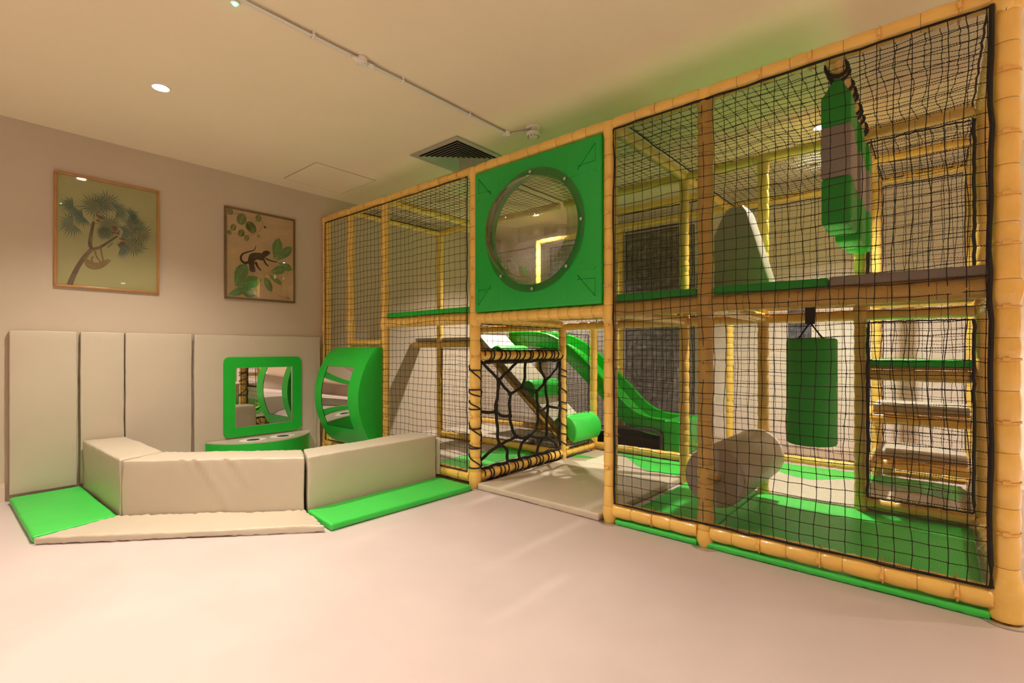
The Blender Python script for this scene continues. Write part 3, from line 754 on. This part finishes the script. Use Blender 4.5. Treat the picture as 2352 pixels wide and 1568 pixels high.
for a, b in zip(XS, XS[1:]):
    rail((a + 0.03, FY, TOP), (b - 0.03, FY, TOP), ties=(0, 0, -1) if a != -2.71 else None)
    if a != -2.71: rail((a + 0.035, FY - 0.006, LOW + 0.004), (b - 0.035, FY - 0.006, LOW + 0.004), r=0.045, ties=(0, 0, 1) if a > -4 else None)
for a, b in zip(XS[2:], XS[3:]): rail((a + 0.035, FY, MID), (b - 0.035, FY, MID), seam=0.085)
rail((-4.435, FY, 1.13), (-3.92, FY, 1.13), r=0.032)
# second row
for x in (-4.47, -2.71, -1.53, -0.95, -0.37, 0.207): post(x, MY, js=(MID, TOP) if x > -2 else (), r=0.036, z1=TOP if x != -2.71 else MID)
for a, b in ((-4.43, -2.75), (-2.68, -1.57), (-1.49, -0.4), (-0.34, 0.17)): rail((a, MY, TOP), (b, MY, TOP), r=0.036)
for a, b in ((-2.68, -1.57), (-1.49, -0.98), (-0.92, -0.4), (-0.34, 0.17)): rail((a, MY, MID - 0.02), (b, MY, MID - 0.02), r=0.034)
rail((-3.90, MY, MID - 0.02), (-2.74, MY, MID - 0.02), r=0.034)
rail((-4.95, MY, 1.13), (-3.9, MY, 1.13), r=0.036)
rail((-4.43, MY, LOW), (-2.75, MY, LOW), r=0.036)
rail((-0.335, MY, LOW), (0.17, MY, LOW), r=0.038)
# slide recess and rear row
for x in (-2.71,): post(x, SY, z1=MID, js=(), r=0.036)
for x in (-3.88, -2.71, -1.53, -0.37, 0.207): post(x, BY, js=(), r=0.034)
rail((-2.675, SY, LOW), (-1.57, SY, LOW), r=0.036); rail((-2.71, SY, TOP), (-1.53, SY, TOP), r=0.034)
rail((-0.37, SY, TOP), (0.17, SY, TOP), r=0.034)
for z in (TOP, LOW): rail((-1.50, BY, z), (-0.41, BY, z), r=0.034); rail((-0.33, BY, z), (0.17, BY, z), r=0.034)
rail((-3.85, BY, TOP), (-1.56, BY, TOP), r=0.034); rail((-4.95, BY, LOW), (-1.56, BY, LOW), r=0.034)
# depth rails
for x in (-3.88, -1.53, 0.207): rail((x, FY + 0.04, TOP), (x, MY - 0.03, TOP), r=0.036)
rail((-4.47, FY + 0.04, TOP), (-4.47, MY, TOP), r=0.032)
wr = rail((-0.37, FY + 0.04, TOP), (-0.37, MY - 0.03, TOP), r=0.036)
bm = BM(); sweep(bm, helix((-0.37, FY + 0.05, TOP), (-0.37, MY - 0.05, TOP), 0.043, 10, wob=0.3), 0.009, 6); obj('spiral_rope', bm, M['rope'], wr)
for x in (-1.53, 0.207): rail((x, MY + 0.03, TOP), (x, BY - 0.03, TOP), r=0.034)
rail((-0.37, MY + 0.03, TOP), (-0.37, BY - 0.03, TOP), r=0.034)
webr = [rail((-2.71, FY + 0.04, LOW), (-2.71, MY - 0.03, LOW), r=0.038), rail((-2.71, FY + 0.04, 1.02), (-2.71, MY - 0.03, 1.02), r=0.036)]
rail((-2.71, FY + 0.04, MID), (-2.71, MY - 0.03, MID), r=0.036)
rail((-2.71, MY + 0.03, LOW), (-2.71, SY - 0.03, LOW), r=0.036, seam=0.1)
rail((0.207, FY + 0.04, LOW), (0.207, MY - 0.03, LOW), r=0.038)
for x in (-1.53, -0.95, 0.207): rail((x, FY + 0.04, MID - 0.01), (x, MY - 0.03, MID - 0.01), r=0.034)
rail((0.207, MY + 0.03, LOW), (0.207, BY - 0.03, LOW), r=0.036)
# top and bottom corner elbow at the right hand post
bm = BM(); sweep(bm, [(0.207, FY, z) for z in (2.36, 2.38, 2.42, 2.47, 2.50, 2.515)], 1, 24, rad=[0.034, 0.050, 0.058, 0.056, 0.045, 0.02])
ce = obj('corner_elbow', bm, M['bamboo'], fr)
bm = BM(); sweep(bm, [(0.207, FY, z) for z in (0.008, 0.014, 0.03, 0.05, 0.09, 0.14, 0.18)], 1, 28, rad=[0.046, 0.052, 0.054, 0.052, 0.058, 0.056, 0.046]); obj('corner_elbow', bm, M['bamboo'], fr)

# decks
def deck(x0, x1, y0, y1, z, m, bz=0.018, t=0.045, lab=None):
    bm = BM(); bbox(bm, x0, x1, y0, y1, z - bz, z, 0.003, 1); b = obj('deck_board', bm, M['ply'], fr, smooth=False)
    p = pad('deck_pad', rect(x0, x1, y0 - 0.012, y1), z, z + t, m, fr, r=0.01, puck=0.002, sag=0.002, res=0.08)
    if lab: p['label'] = lab
deck(-3.84, -2.75, FY + 0.0, MY, MID + 0.052, M['green'], lab='green deck pad')
deck(-2.67, -1.57, FY + 0.05, MY, MID + 0.052, M['green'], lab='green deck pad')
deck(-1.49, -0.995, FY + 0.0, MY, MID + 0.052, M['green'], lab='green deck pad')
deck(-0.905, -0.385, FY + 0.0, MY, MID + 0.052, M['green'], lab='green deck pad')
deck(-0.38, 0.165, FY + 0.0, MY, MID + 0.052, M['grey'], lab='grey deck pad')
deck(-4.93, -3.92, MY + 0.01, 4.06, 1.17, M['grey'], lab='grey deck pad')

# climbing steps behind the right half bay: pads on boards with a rail below each
for z, y0, y1, m in ((1.005, MY - 0.01, 4.22, M['green']), (0.70, 4.2, 4.55, M['grey']), (0.34, 4.5, 4.95, M['grey'])):
    bm = BM(); bbox(bm, -0.33, 0.165, y0, y1, z - 0.062, z - 0.045, 0.002, 1); obj('step_board', bm, M['ply'], fr, smooth=False)
    p = pad('step_pad', rect(-0.33, 0.165, y0 - 0.01, y1), z - 0.045, z, m, fr, r=0.01, puck=0.002, sag=0.002, res=0.08)
    rail((-0.335, y0 + 0.01, z - 0.10), (0.17, y0 + 0.01, z - 0.10), r=0.034)
    if y0 > 4:
        for x in (-0.37, 0.207): rail((x, MY + 0.03, z - 0.10), (x, BY - 0.03, z - 0.10), r=0.032)
rail((-0.335, 4.22, 1.38), (0.17, 4.22, 1.38), r=0.03)

# nets
UX, UY, UZ = (1, 0, 0), (0, 1, 0), (0, 0, 1)
NF = FY + 0.022
def fnet(x0, x1, z0, z1, y=NF, **kw): return net(fr, (x0, y, z0), UX, UZ, x1 - x0, z1 - z0, **kw)
fnet(-4.885, -2.755, 0.13, 2.405, y=FY - 0.044)
fnet(-1.485, 0.162, 0.132, 2.405, y=FY - 0.044, fine=True, border=0.005, thick=(1,))
net(fr, (-1.46, FY + 0.05, TOP + 0.01), UX, UY, 1.62, 1.12, wob=0.02)
net(fr, (-2.66, FY + 0.05, TOP + 0.01), UX, UY, 1.08, 1.12, wob=0.02)
net(fr, (-4.43, FY + 0.05, TOP + 0.01), UX, UY, 1.68, 1.12, wob=0.02, fine=False)
net(fr, (-1.48, MY + 0.04, TOP), UX, UY, 1.05, 1.10, wob=0.02)
net(fr, (-0.33, MY + 0.04, TOP), UX, UY, 0.50, 1.08, wob=0.02)
fnet(-4.90, -3.92, 0.12, 2.40, y=BY)
fnet(-3.84, -2.75, 0.12, 2.40, y=BY)
fnet(-2.67, -1.95, 0.12, 2.40, y=BY + 0.05, fine=True)
fnet(-3.84, -1.95, 0.12, 2.40, y=BY + 0.20, fine=True)
fnet(-2.68, -1.57, 1.36, 2.41, y=SY)
fnet(-1.50, -0.42, 0.12, 2.40, y=BY)
fnet(-0.33, 0.17, 0.12, 2.40, y=BY)
fnet(-4.43, -3.55, 0.12, 1.08, y=MY)
fnet(-3.55, -2.75, 0.12, 1.08, y=MY, fine=True)
net(fr, (-2.71, FY + 0.06, 1.06), UY, UZ, 1.09, 0.21)
net(fr, (-2.70, MY + 0.05, 0.12), UY, UZ, 0.40, 1.1)
fnet(-0.33, 0.165, 0.13, 1.24, y=MY - 0.045, border=0.005, thick=(1, 3), wob=0.018)
fnet(-0.33, 0.165, 1.40, 2.38, y=MY - 0.045, border=0.005, thick=(1, 3))

# bubble panel
bp = BM()
px0, px1, pz0, pz1, py = -2.668, -1.572, 1.352, 2.405, 2.682
BC = Vector((-2.112, py, 1.887)); BR = 0.372
def panel_mesh(bm):
    n = 48; T = 0.035
    ci = []; co = []
    for k in range(n):
        a = 2 * PI * k / n + PI / 4; c, s = math.cos(a), math.sin(a)
        m = max(abs(c), abs(s)); hw = (px1 - px0) / 2; hh = (pz1 - pz0) / 2
        X = (px0 + px1) / 2 + hw * c / m; Z = (pz0 + pz1) / 2 + hh * s / m
        co.append((X, Z)); ci.append((BC.x + BR * c, BC.z + BR * s))
    cxm, czm = (px0 + px1) / 2, (pz0 + pz1) / 2
    def sh(p, q): return (cxm + (p[0] - cxm) * (1 - q / ((px1 - px0) / 2)), czm + (p[1] - czm) * (1 - q / ((pz1 - pz0) / 2)))
    rows = [[(p, py + T) for p in co], [(p, py + 0.012) for p in co], [(sh(p, 0.004), py + 0.004) for p in co], [(sh(p, 0.014), py) for p in co], [(p, py) for p in ci], [(p, py + T) for p in ci]]
    vs = [[bm.verts.new((p[0], y, p[1])) for p, y in r] for r in rows]
    for a, b in zip(vs, vs[1:] + vs[:1]):
        for k in range(n): face(bm, (a[k], a[(k + 1) % n], b[(k + 1) % n], b[k]))
panel_mesh(bp)
# moulded leaf-like ribs in the corners
def rib(bm, pts, r=0.006): sweep(bm, [(p[0], py + 0.001, p[1]) for p in pts], r, 6)
for sx in (-1, 1):
    for sz in (-1, 1):
        X = lambda d: (px0 + d) if sx < 0 else (px1 - d)
        Zc = lambda d: (pz0 + d) if sz < 0 else (pz1 - d)
        rib(bp, [(X(0.025), Zc(0.235)), (X(0.05), Zc(0.215)), (X(0.24), Zc(0.225)), (X(0.255), Zc(0.20)), (X(0.25), Zc(0.03))], 0.0025)
        rib(bp, [(X(0.04), Zc(0.05)), (X(0.17), Zc(0.19))], 0.004)
        rib(bp, [(X(0.04), Zc(0.16)), (X(0.17), Zc(0.165))], 0.003)
        rib(bp, [(X(0.04), Zc(0.05)), (X(0.04), Zc(0.16))], 0.0025)
pn = obj('bubble_panel', bp, M['greenplastic'], fr)
pn['label'] = 'glossy green plastic panel with a round clear bubble window'
bm = BM(); rows = []
prof = [(0.373, -0.010)] + [(0.368 * math.cos(a), -0.02 - 0.235 * math.sin(a)) for a in [PI / 2 * k / 12 for k in range(0, 12)]]
for R, dy in prof: rows.append([bm.verts.new((BC.x + R * math.cos(2 * PI * k / 56), BC.y + dy, BC.z + R * math.sin(2 * PI * k / 56))) for k in range(56)])
for a, b in zip(rows, rows[1:]):
    for k in range(56): face(bm, (a[k], a[(k + 1) % 56], b[(k + 1) % 56], b[k]))
face(bm, rows[-1])
dm = obj('bubble_window', bm, M['dome'], pn); dm['label'] = 'clear domed bubble window'
bm = BM(); rows = []
for R, dy in [(0.373, -0.004), (0.425, -0.004), (0.425, -0.010), (0.373, -0.010)]: rows.append([bm.verts.new((BC.x + R * math.cos(2 * PI * k / 56), BC.y + dy, BC.z + R * math.sin(2 * PI * k / 56))) for k in range(56)])
for a, b in zip(rows, rows[1:] + rows[:1]):
    for k in range(56): face(bm, (a[k], a[(k + 1) % 56], b[(k + 1) % 56], b[k]))
obj('window_flange', bm, M['flange'], pn)
for k in range(8):
    a = 2 * PI * k / 8 + 0.02; c = Vector((BC.x + 0.402 * math.cos(a), BC.y - 0.010, BC.z + 0.402 * math.sin(a)))
    bm = BM(); cyl(bm, c, c - Vector((0, 0.007, 0)), 0.011, 14, bev=0.003); obj('screw', bm, M['steel'], pn)

# ---------------------------------------------------------------- spider rope web
WEB = [[(2.79, 0.976), (2.88, 0.915), (3.002, 0.819)], [(3.002, 0.819), (3.075, 0.864), (3.144, 0.903), (3.25, 0.976)], [(3.002, 0.819), (3.075, 0.757), (3.144, 0.699)], [(3.144, 0.699), (3.243, 0.725), (3.301, 0.744), (3.338, 0.836), (3.348, 0.972)], [(3.301, 0.744), (3.391, 0.716), (3.499, 0.695)], [(3.499, 0.695), (3.571, 0.729), (3.628, 0.775), (3.711, 0.831), (3.797, 0.889), (3.849, 0.949)], [(3.636, 0.795), (3.571, 0.886), (3.546, 0.969)], [(3.628, 0.775), (3.652, 0.665), (3.672, 0.55)], [(3.672, 0.55), (3.779, 0.53), (3.875, 0.514)], [(3.672, 0.55), (3.595, 0.527), (3.527, 0.523)], [(3.672, 0.55), (3.661, 0.417), (3.647, 0.265)], [(3.499, 0.695), (3.519, 0.606), (3.527, 0.523), (3.523, 0.422), (3.483, 0.359), (3.406, 0.316)], [(3.144, 0.699), (3.137, 0.609), (3.144, 0.499), (3.165, 0.415), (3.221, 0.331)], [(3.221, 0.331), (3.316, 0.304), (3.406, 0.316)], [(3.002, 0.819), (2.995, 0.726), (2.969, 0.631), (2.964, 0.566)], [(2.964, 0.566), (2.892, 0.567), (2.765, 0.586)], [(2.964, 0.566), (3.048, 0.523), (3.141, 0.513)], [(2.964, 0.566), (2.982, 0.481), (2.989, 0.374), (3.009, 0.292)], [(3.009, 0.292), (2.892, 0.248), (2.78, 0.20)], [(3.009, 0.292), (3.103, 0.306), (3.221, 0.331)], [(3.009, 0.292), (3.089, 0.254), (3.109, 0.197), (3.105, 0.13)], [(3.406, 0.316), (3.301, 0.259), (3.265, 0.2), (3.265, 0.126)], [(3.595, 0.272), (3.538, 0.206), (3.483, 0.123)], [(3.406, 0.316), (3.515, 0.282), (3.647, 0.265), (3.779, 0.201), (3.849, 0.125)]]
t = empty('rope_web', (-2.71, 3.32, 0.12), 'black rope web with an oval opening laced into the doorway side of the frame', 'rope web')
XW = -2.71
for s in WEB:
    bm = BM(); pts = smoothline(s, 5); sweep(bm, [(XW + 0.004 * math.sin(i), p[0], p[1]) for i, p in enumerate(pts)], 0.0125, 8)
    obj('web_rope', bm, M['rope'], t)
for p in [(3.002, 0.819), (3.144, 0.699), (3.301, 0.744), (3.499, 0.695), (3.63, 0.78), (3.672, 0.55), (3.527, 0.523), (3.406, 0.316), (3.221, 0.331), (2.964, 0.566), (3.009, 0.292), (3.141, 0.513)]:
    bm = BM(); bmesh.ops.create_icosphere(bm, subdivisions=2, radius=0.021, matrix=__import__('mathutils').Matrix.Translation((XW, p[0], p[1]))); obj('knot', bm, M['rope'], t)
for a, b in (((2.785, 0.13), (2.785, 0.97)), ((3.865, 0.13), (3.865, 0.97)), ((2.785, 0.968), (3.865, 0.968)), ((2.785, 0.135), (3.865, 0.135))):
    bm = BM(); n = 22
    sweep(bm, [(XW + 0.004 * math.sin(i * 1.3), a[0] + (b[0] - a[0]) * i / n + 0.005 * math.sin(i * 2.1), a[1] + (b[1] - a[1]) * i / n + 0.005 * math.cos(i * 1.7)) for i in range(n + 1)], 0.012, 8)
    obj('border_rope', bm, M['rope'], t)
for a, b, R, tn in (((XW, FY, 0.13), (XW, FY, 0.97), 0.047, 6), ((XW, MY, 0.13), (XW, MY, 0.97), 0.041, 8), ((XW, 2.8, 1.02), (XW, 3.86, 1.02), 0.042, 17), ((XW, 2.8, LOW), (XW, 3.86, LOW), 0.043, 18)):
    bm = BM(); sweep(bm, helix(a, b, R, tn, wob=0.25), 0.0055, 6); obj('lashing', bm, M['rope'], t)
    if R == 0.047:
        for k in range(6):
            bm = BM(); ring(bm, (XW, FY, 0.16 + k * 0.15), (0, 0, 1), 0.047, 0.0055, 20, 6); obj('lashing', bm, M['rope'], t)

# ---------------------------------------------------------------- mats inside the frame
def inlay(parent, pts, z):
    bm = BM(); s = [p for p in pts]
    prism(bm, s, z - 0.002, z + 0.0015); o = obj('green_shape', bm, M['greenmat'], parent); o['label'] = 'green shape on the beige mat'
GI = 'floor mats inside the climbing frame'
d_ = soft('floor_mat', [(-2.655, 2.70), (-1.585, 2.68), (-1.545, 3.90), (-2.66, 3.90)], 0, 0.05, M['beige'], 'beige floor mat in the open doorway under the bubble panel', 'floor mat', GI, sag=0.004)
soft('floor_mat', rect(-1.49, -0.985, 2.692, 3.90), 0, 0.035, M['greenmat'], 'narrow green floor mat between the doorway post and the next post', 'floor mat', GI, sag=0.003)
soft('floor_mat', rect(-0.982, 0.165, 2.692, 3.90), 0, 0.035, M['greenmat'], 'large green floor mat in the netted bay at the right', 'floor mat', GI, sag=0.003)
a_ = soft('floor_mat', rect(-2.66, -1.555, 3.92, 4.43), 0, 0.045, M['beige'], 'beige floor mat with green shapes in front of the slide', 'floor mat', GI, sag=0.0, puck=0.0)
inlay(a_, [(-2.55, 4.42), (-2.3, 4.36), (-2.15, 4.2), (-2.0, 4.04), (-1.86, 3.935), (-1.58, 3.93), (-1.56, 4.42)], 0.045)
inlay(a_, [(-2.66, 4.1), (-2.42, 4.08), (-2.64, 3.93)], 0.045)
a_ = soft('floor_mat', rect(-1.51, 0.15, 3.92, 5.01), 0, 0.045, M['beige'], 'beige floor mat with a green band behind the hanging punch bag', 'floor mat', GI, sag=0.0, puck=0.0)
inlay(a_, smoothline([(-1.5, 5.0), (-1.2, 4.9), (-1.0, 4.62), (-0.75, 4.5), (-0.5, 4.72), (-0.2, 4.65), (0.1, 4.5), (0.14, 4.95), (-0.3, 5.0), (-0.8, 4.98), (-1.2, 5.0)], 4), 0.045)
soft('floor_mat', rect(-4.9, -3.5, 2.79, 5.0), 0, 0.045, M['grey'], 'grey beige floor mat in the far left bay of the frame', 'floor mat', GI)
soft('floor_mat', rect(-3.49, -3.06, 2.79, 4.25), 0, 0.045, M['greenmat'], 'green floor mat in the bay left of the rope web', 'floor mat', GI)
soft('floor_mat', rect(-3.05, -2.76, 2.79, 4.25), 0, 0.045, M['beige'], 'narrow beige floor mat directly behind the rope web', 'floor mat', GI)

# ---------------------------------------------------------------- foam ramp with bolsters
t = empty('bolster_ramp', (-3.3, 4.18, 0.05), 'beige foam climbing ramp with green half round bolsters rising to the left deck', 'ramp')
ra, rb = Vector((-2.66, 0, 0.14)), Vector((-3.92, 0, 1.20)); dv = (rb - ra).normalized(); nv = Vector((-dv.z, 0, dv.x)); 
if nv.z < 0: nv = -nv
ry0, ry1 = 3.965, 4.43
def slab(name, n0, n1, m, y0=ry0, y1=ry1, s=0.0, e=0.0):
    bm = BM(); A = ra + dv * s; B = rb - dv * e
    cs = [Vector((A.x, y0, A.z)) + nv * n0, Vector((A.x, y1, A.z)) + nv * n0, Vector((B.x, y1, B.z)) + nv * n0, Vector((B.x, y0, B.z)) + nv * n0]
    soft_box(bm, cs, 0, n1 - n0, r=0.008, zdir=nv, res=0.1); return obj(name, bm, m, t)
slab('ramp_board', -0.06, 0.0, M['ply'], s=0.08); slab('ramp_pad', 0.001, 0.055, M['beige'], s=0.13)
bm = BM()
for c in ((-3.3, 3.95), (-3.3, 4.44)):
    A = ra - nv * 0.02; B = rb - nv * 0.02
    sweep(bm, [(A.x, c[1], A.z), (B.x, c[1], B.z)], 0.018, 6)
obj('ramp_edging', bm, M['bamboo'], t)
for (x, z, R) in ((-2.745, 0.27, 0.150), (-3.19, 0.64, 0.105), (-3.60, 1.03, 0.10)):
    bm = BM(); s = (Vector((x, 0, z)) - ra).dot(dv); c = ra + dv * s + nv * 0.056
    n = 18; pr = [c + dv * (R * math.cos(PI * k / n)) + nv * (R * 1.05 * math.sin(PI * k / n)) for k in range(n + 1)]
    rows = []
    for y, q in ((ry0 - 0.005, 0.9), (ry0 + 0.004, 0.97), (ry0 + 0.015, 1), (ry1 - 0.015, 1), (ry1 - 0.004, 0.97), (ry1 + 0.005, 0.9)):
        rows.append([bm.verts.new(Vector((0, y, 0)) + c + (p - c) * q) for p in pr])
    for a, b in zip(rows, rows[1:]):
        for k in range(n): face(bm, (a[k], a[k + 1], b[k + 1], b[k]))
        face(bm, (a[0], b[0], b[-1], a[-1]))
    face(bm, rows[0]); face(bm, rows[-1][::-1])
    obj('bolster', bm, M['greenmat'], t)

# ---------------------------------------------------------------- slide
t = empty('slide', (-2.9, 4.76, 0.05), 'green plastic slide running down behind the doorway to a flat run-out', 'slide')
RP = [(-3.95, 1.29), (-3.6, 1.285), (-3.35, 1.25), (-3.107, 1.14), (-2.9, 0.99), (-2.565, 0.70), (-2.42, 0.56), (-2.28, 0.46), (-2.1, 0.415), (-1.83, 0.407)]
rp = smoothline(RP, 4)
SC = 4.79
prof = [(-0.22, 0.0), (-0.232, -0.01), (-0.232, -0.08), (-0.215, -0.175), (-0.12, -0.205), (0.12, -0.205), (0.215, -0.175), (0.232, -0.08), (0.232, -0.01), (0.22, 0.0), (0.202, -0.012), (0.192, -0.11), (0.11, -0.170), (-0.11, -0.170), (-0.192, -0.11), (-0.202, -0.012)]
bm = BM(); rows = []
for i, p in enumerate(rp):
    a = rp[max(i - 1, 0)]; b = rp[min(i + 1, len(rp) - 1)]; d = (b - a).normalized(); nn = Vector((-d.y, d.x)); nn = nn if nn.y > 0 else -nn
    rows.append([bm.verts.new((p.x + nn.x * q[1], SC + q[0], p.y + nn.y * q[1])) for q in prof])
for a, b in zip(rows, rows[1:]):
    for k in range(len(prof)): face(bm, (a[k], a[(k + 1) % len(prof)], b[(k + 1) % len(prof)], b[k]))
face(bm, rows[0]); face(bm, rows[-1][::-1])
obj('slide_chute', bm, M['slide'], t)
bm = BM(); bbox(bm, -1.985, -1.81, 4.53, 5.05, 0.05, 0.40, 0.03, 3); obj('slide_foot', bm, M['slide'], t)
bm = BM(); bbox(bm, -2.75, -1.98, 4.62, 5.0, 0.052, 0.19, 0.01, 2); obj('slide_hollow_shade', bm, M['dark'], t)  # solid black box painted in for the shaded hollow under the run-out
bm = BM()
sweep(bm, [(-2.7, 4.55, 0.27), (-2.5, 4.545, 0.285), (-2.1, 4.54, 0.285), (-2.03, 4.54, 0.27), (-2.0, 4.54, 0.24), (-2.0, 4.54, 0.06)], 0.017, 8); obj('slide_edge_trim', bm, M['eyeblack'], t)

# ---------------------------------------------------------------- roller, bag, strips, wedge
t = empty('foam_roller', (-0.96, 3.35, 0.16), 'large beige foam roller lying on a yellow axle between two posts', 'roller')
bm = BM(); cyl(bm, (-0.96, 2.90, 0.335), (-0.96, 3.80, 0.335), 0.172, 48, bev=0.012); obj('roller_body', bm, M['beige'], t)
bm = BM(); cyl(bm, (-0.955, 2.76, 0.335), (-0.955, 2.90, 0.335), 0.030, 16); cyl(bm, (-0.955, 3.8, 0.335), (-0.955, 3.88, 0.335), 0.030, 16); obj('axle', bm, M['bamboo'], t)

t = empty('punch_bag', (-0.55, 3.32, 0.52), 'green cylindrical punch bag hanging by black straps under the deck', 'punch bag')
bm = BM(); cyl(bm, (-0.55, 3.32, 0.52), (-0.55, 3.32, 1.13), 0.128, 40, bev=0.014); obj('bag_body', bm, M['green'], t)
bm = BM(); box(bm, -0.582, -0.532, 3.318, 3.322, 1.215, 1.345); obj('hanging_strap', bm, M['strap'], t, smooth=False)
for s in (-1, 1):
    bm = BM(); sweep(bm, [(-0.557, 3.32, 1.225), (-0.557 + s * 0.095 * 0.78, 3.32 - s * 0.06, 1.125)], 0.007, 6); cyl(bm, (-0.557 + s * 0.074, 3.32 - s * .06, 1.12), (-0.557 + s * 0.074, 3.32 - s * .06, 1.135), 0.013, 10); obj('suspension_cord', bm, M['strap'], t)

LS = ['nearest hanging foam strip, closest to the front net', 'second hanging foam strip behind the nearest one', 'middle hanging foam strip of the row of five', 'fourth hanging foam strip, one before the farthest', 'farthest hanging foam strip, beside the yellow rear post']
for k in range(5):
    y = 2.93 + 0.215 * k; x = -0.37 - 0.012 * (k % 2)
    t = empty('hanging_foam_strip', (x, y, 1.68), LS[k] + ', banded green, grey and green', 'hanging strip', 'banded foam strips hanging from the roped rail')
    cs = [(x - 0.062, y - 0.08), (x + 0.062, y - 0.08), (x + 0.062, y + 0.08), (x - 0.062, y + 0.08)]
    dz = 0.012 * math.sin(k * 2.2)
    o = pad('green_band', cs, 1.675 + dz, 1.905 + dz, M['green'], t, r=0.018, res=0.1)
    o = pad('grey_band', cs, 1.905 + dz, 2.155 + dz, M['grey'], t, r=0.006, res=0.1); o['label'] = 'grey middle band'
    o = pad('green_band', cs, 2.155 + dz, 2.305 + dz, M['green'], t, r=0.006, res=0.1)
    bm = BM(); A = [bm.verts.new((x + a * 0.058, y + b * 0.076, 2.30 + dz)) for a, b in ((-1, -1), (1, -1), (1, 1), (-1, 1))]; B = [bm.verts.new((x + a * 0.012, y + b * 0.03, 2.40)) for a, b in ((-1, -1), (1, -1), (1, 1), (-1, 1))]
    for q in range(4): face(bm, (A[q], A[(q + 1) % 4], B[(q + 1) % 4], B[q]))
    face(bm, A[::-1]); face(bm, B); obj('top_taper', bm, M['green'], t, smooth=False)

t = empty('foam_wedge', (-0.98, 3.55, 1.405), 'tall grey foam hill standing on the upper deck', 'foam wedge')
W = [(-1.28, 1.405), (-1.27, 1.60), (-1.20, 1.75), (-1.146, 1.843), (-1.111, 1.926), (-1.075, 1.99), (-1.047, 2.014), (-0.965, 2.018), (-0.94, 1.98), (-0.898, 1.834), (-0.79, 1.45), (-0.79, 1.405)]
bm = BM(); rows = []
cxw, czw = -1.03, 1.65
for y, q in ((3.45, 0.97), (3.458, 0.99), (3.475, 1.0), (3.625, 1.0), (3.642, 0.99), (3.65, 0.97)):
    rows.append([bm.verts.new((cxw + (p[0] - cxw) * q, y, max(1.405, czw + (p[1] - czw) * q))) for p in W])
for a, b in zip(rows, rows[1:]):
    for k in range(len(W)): face(bm, (a[k], a[(k + 1) % len(W)], b[(k + 1) % len(W)], b[k]))
face(bm, rows[0]); face(bm, rows[-1][::-1]); obj('wedge_body', bm, M['grey'], t)

# small dark picture on the back wall, seen behind the punch bag
t = empty('wall_poster', (-1.02, Y1 - 0.01, 1.0), 'small dark blue grey picture on the back wall behind the punch bag', 'poster')
bm = BM(); box(bm, -1.12, -0.92, Y1 - 0.012, Y1 - 0.001, 1.0, 1.5); obj('poster_panel', bm, mat('poster_print', (0.10, 0.11, 0.15), 0.5, var=0.9, vscale=22), t, smooth=False)
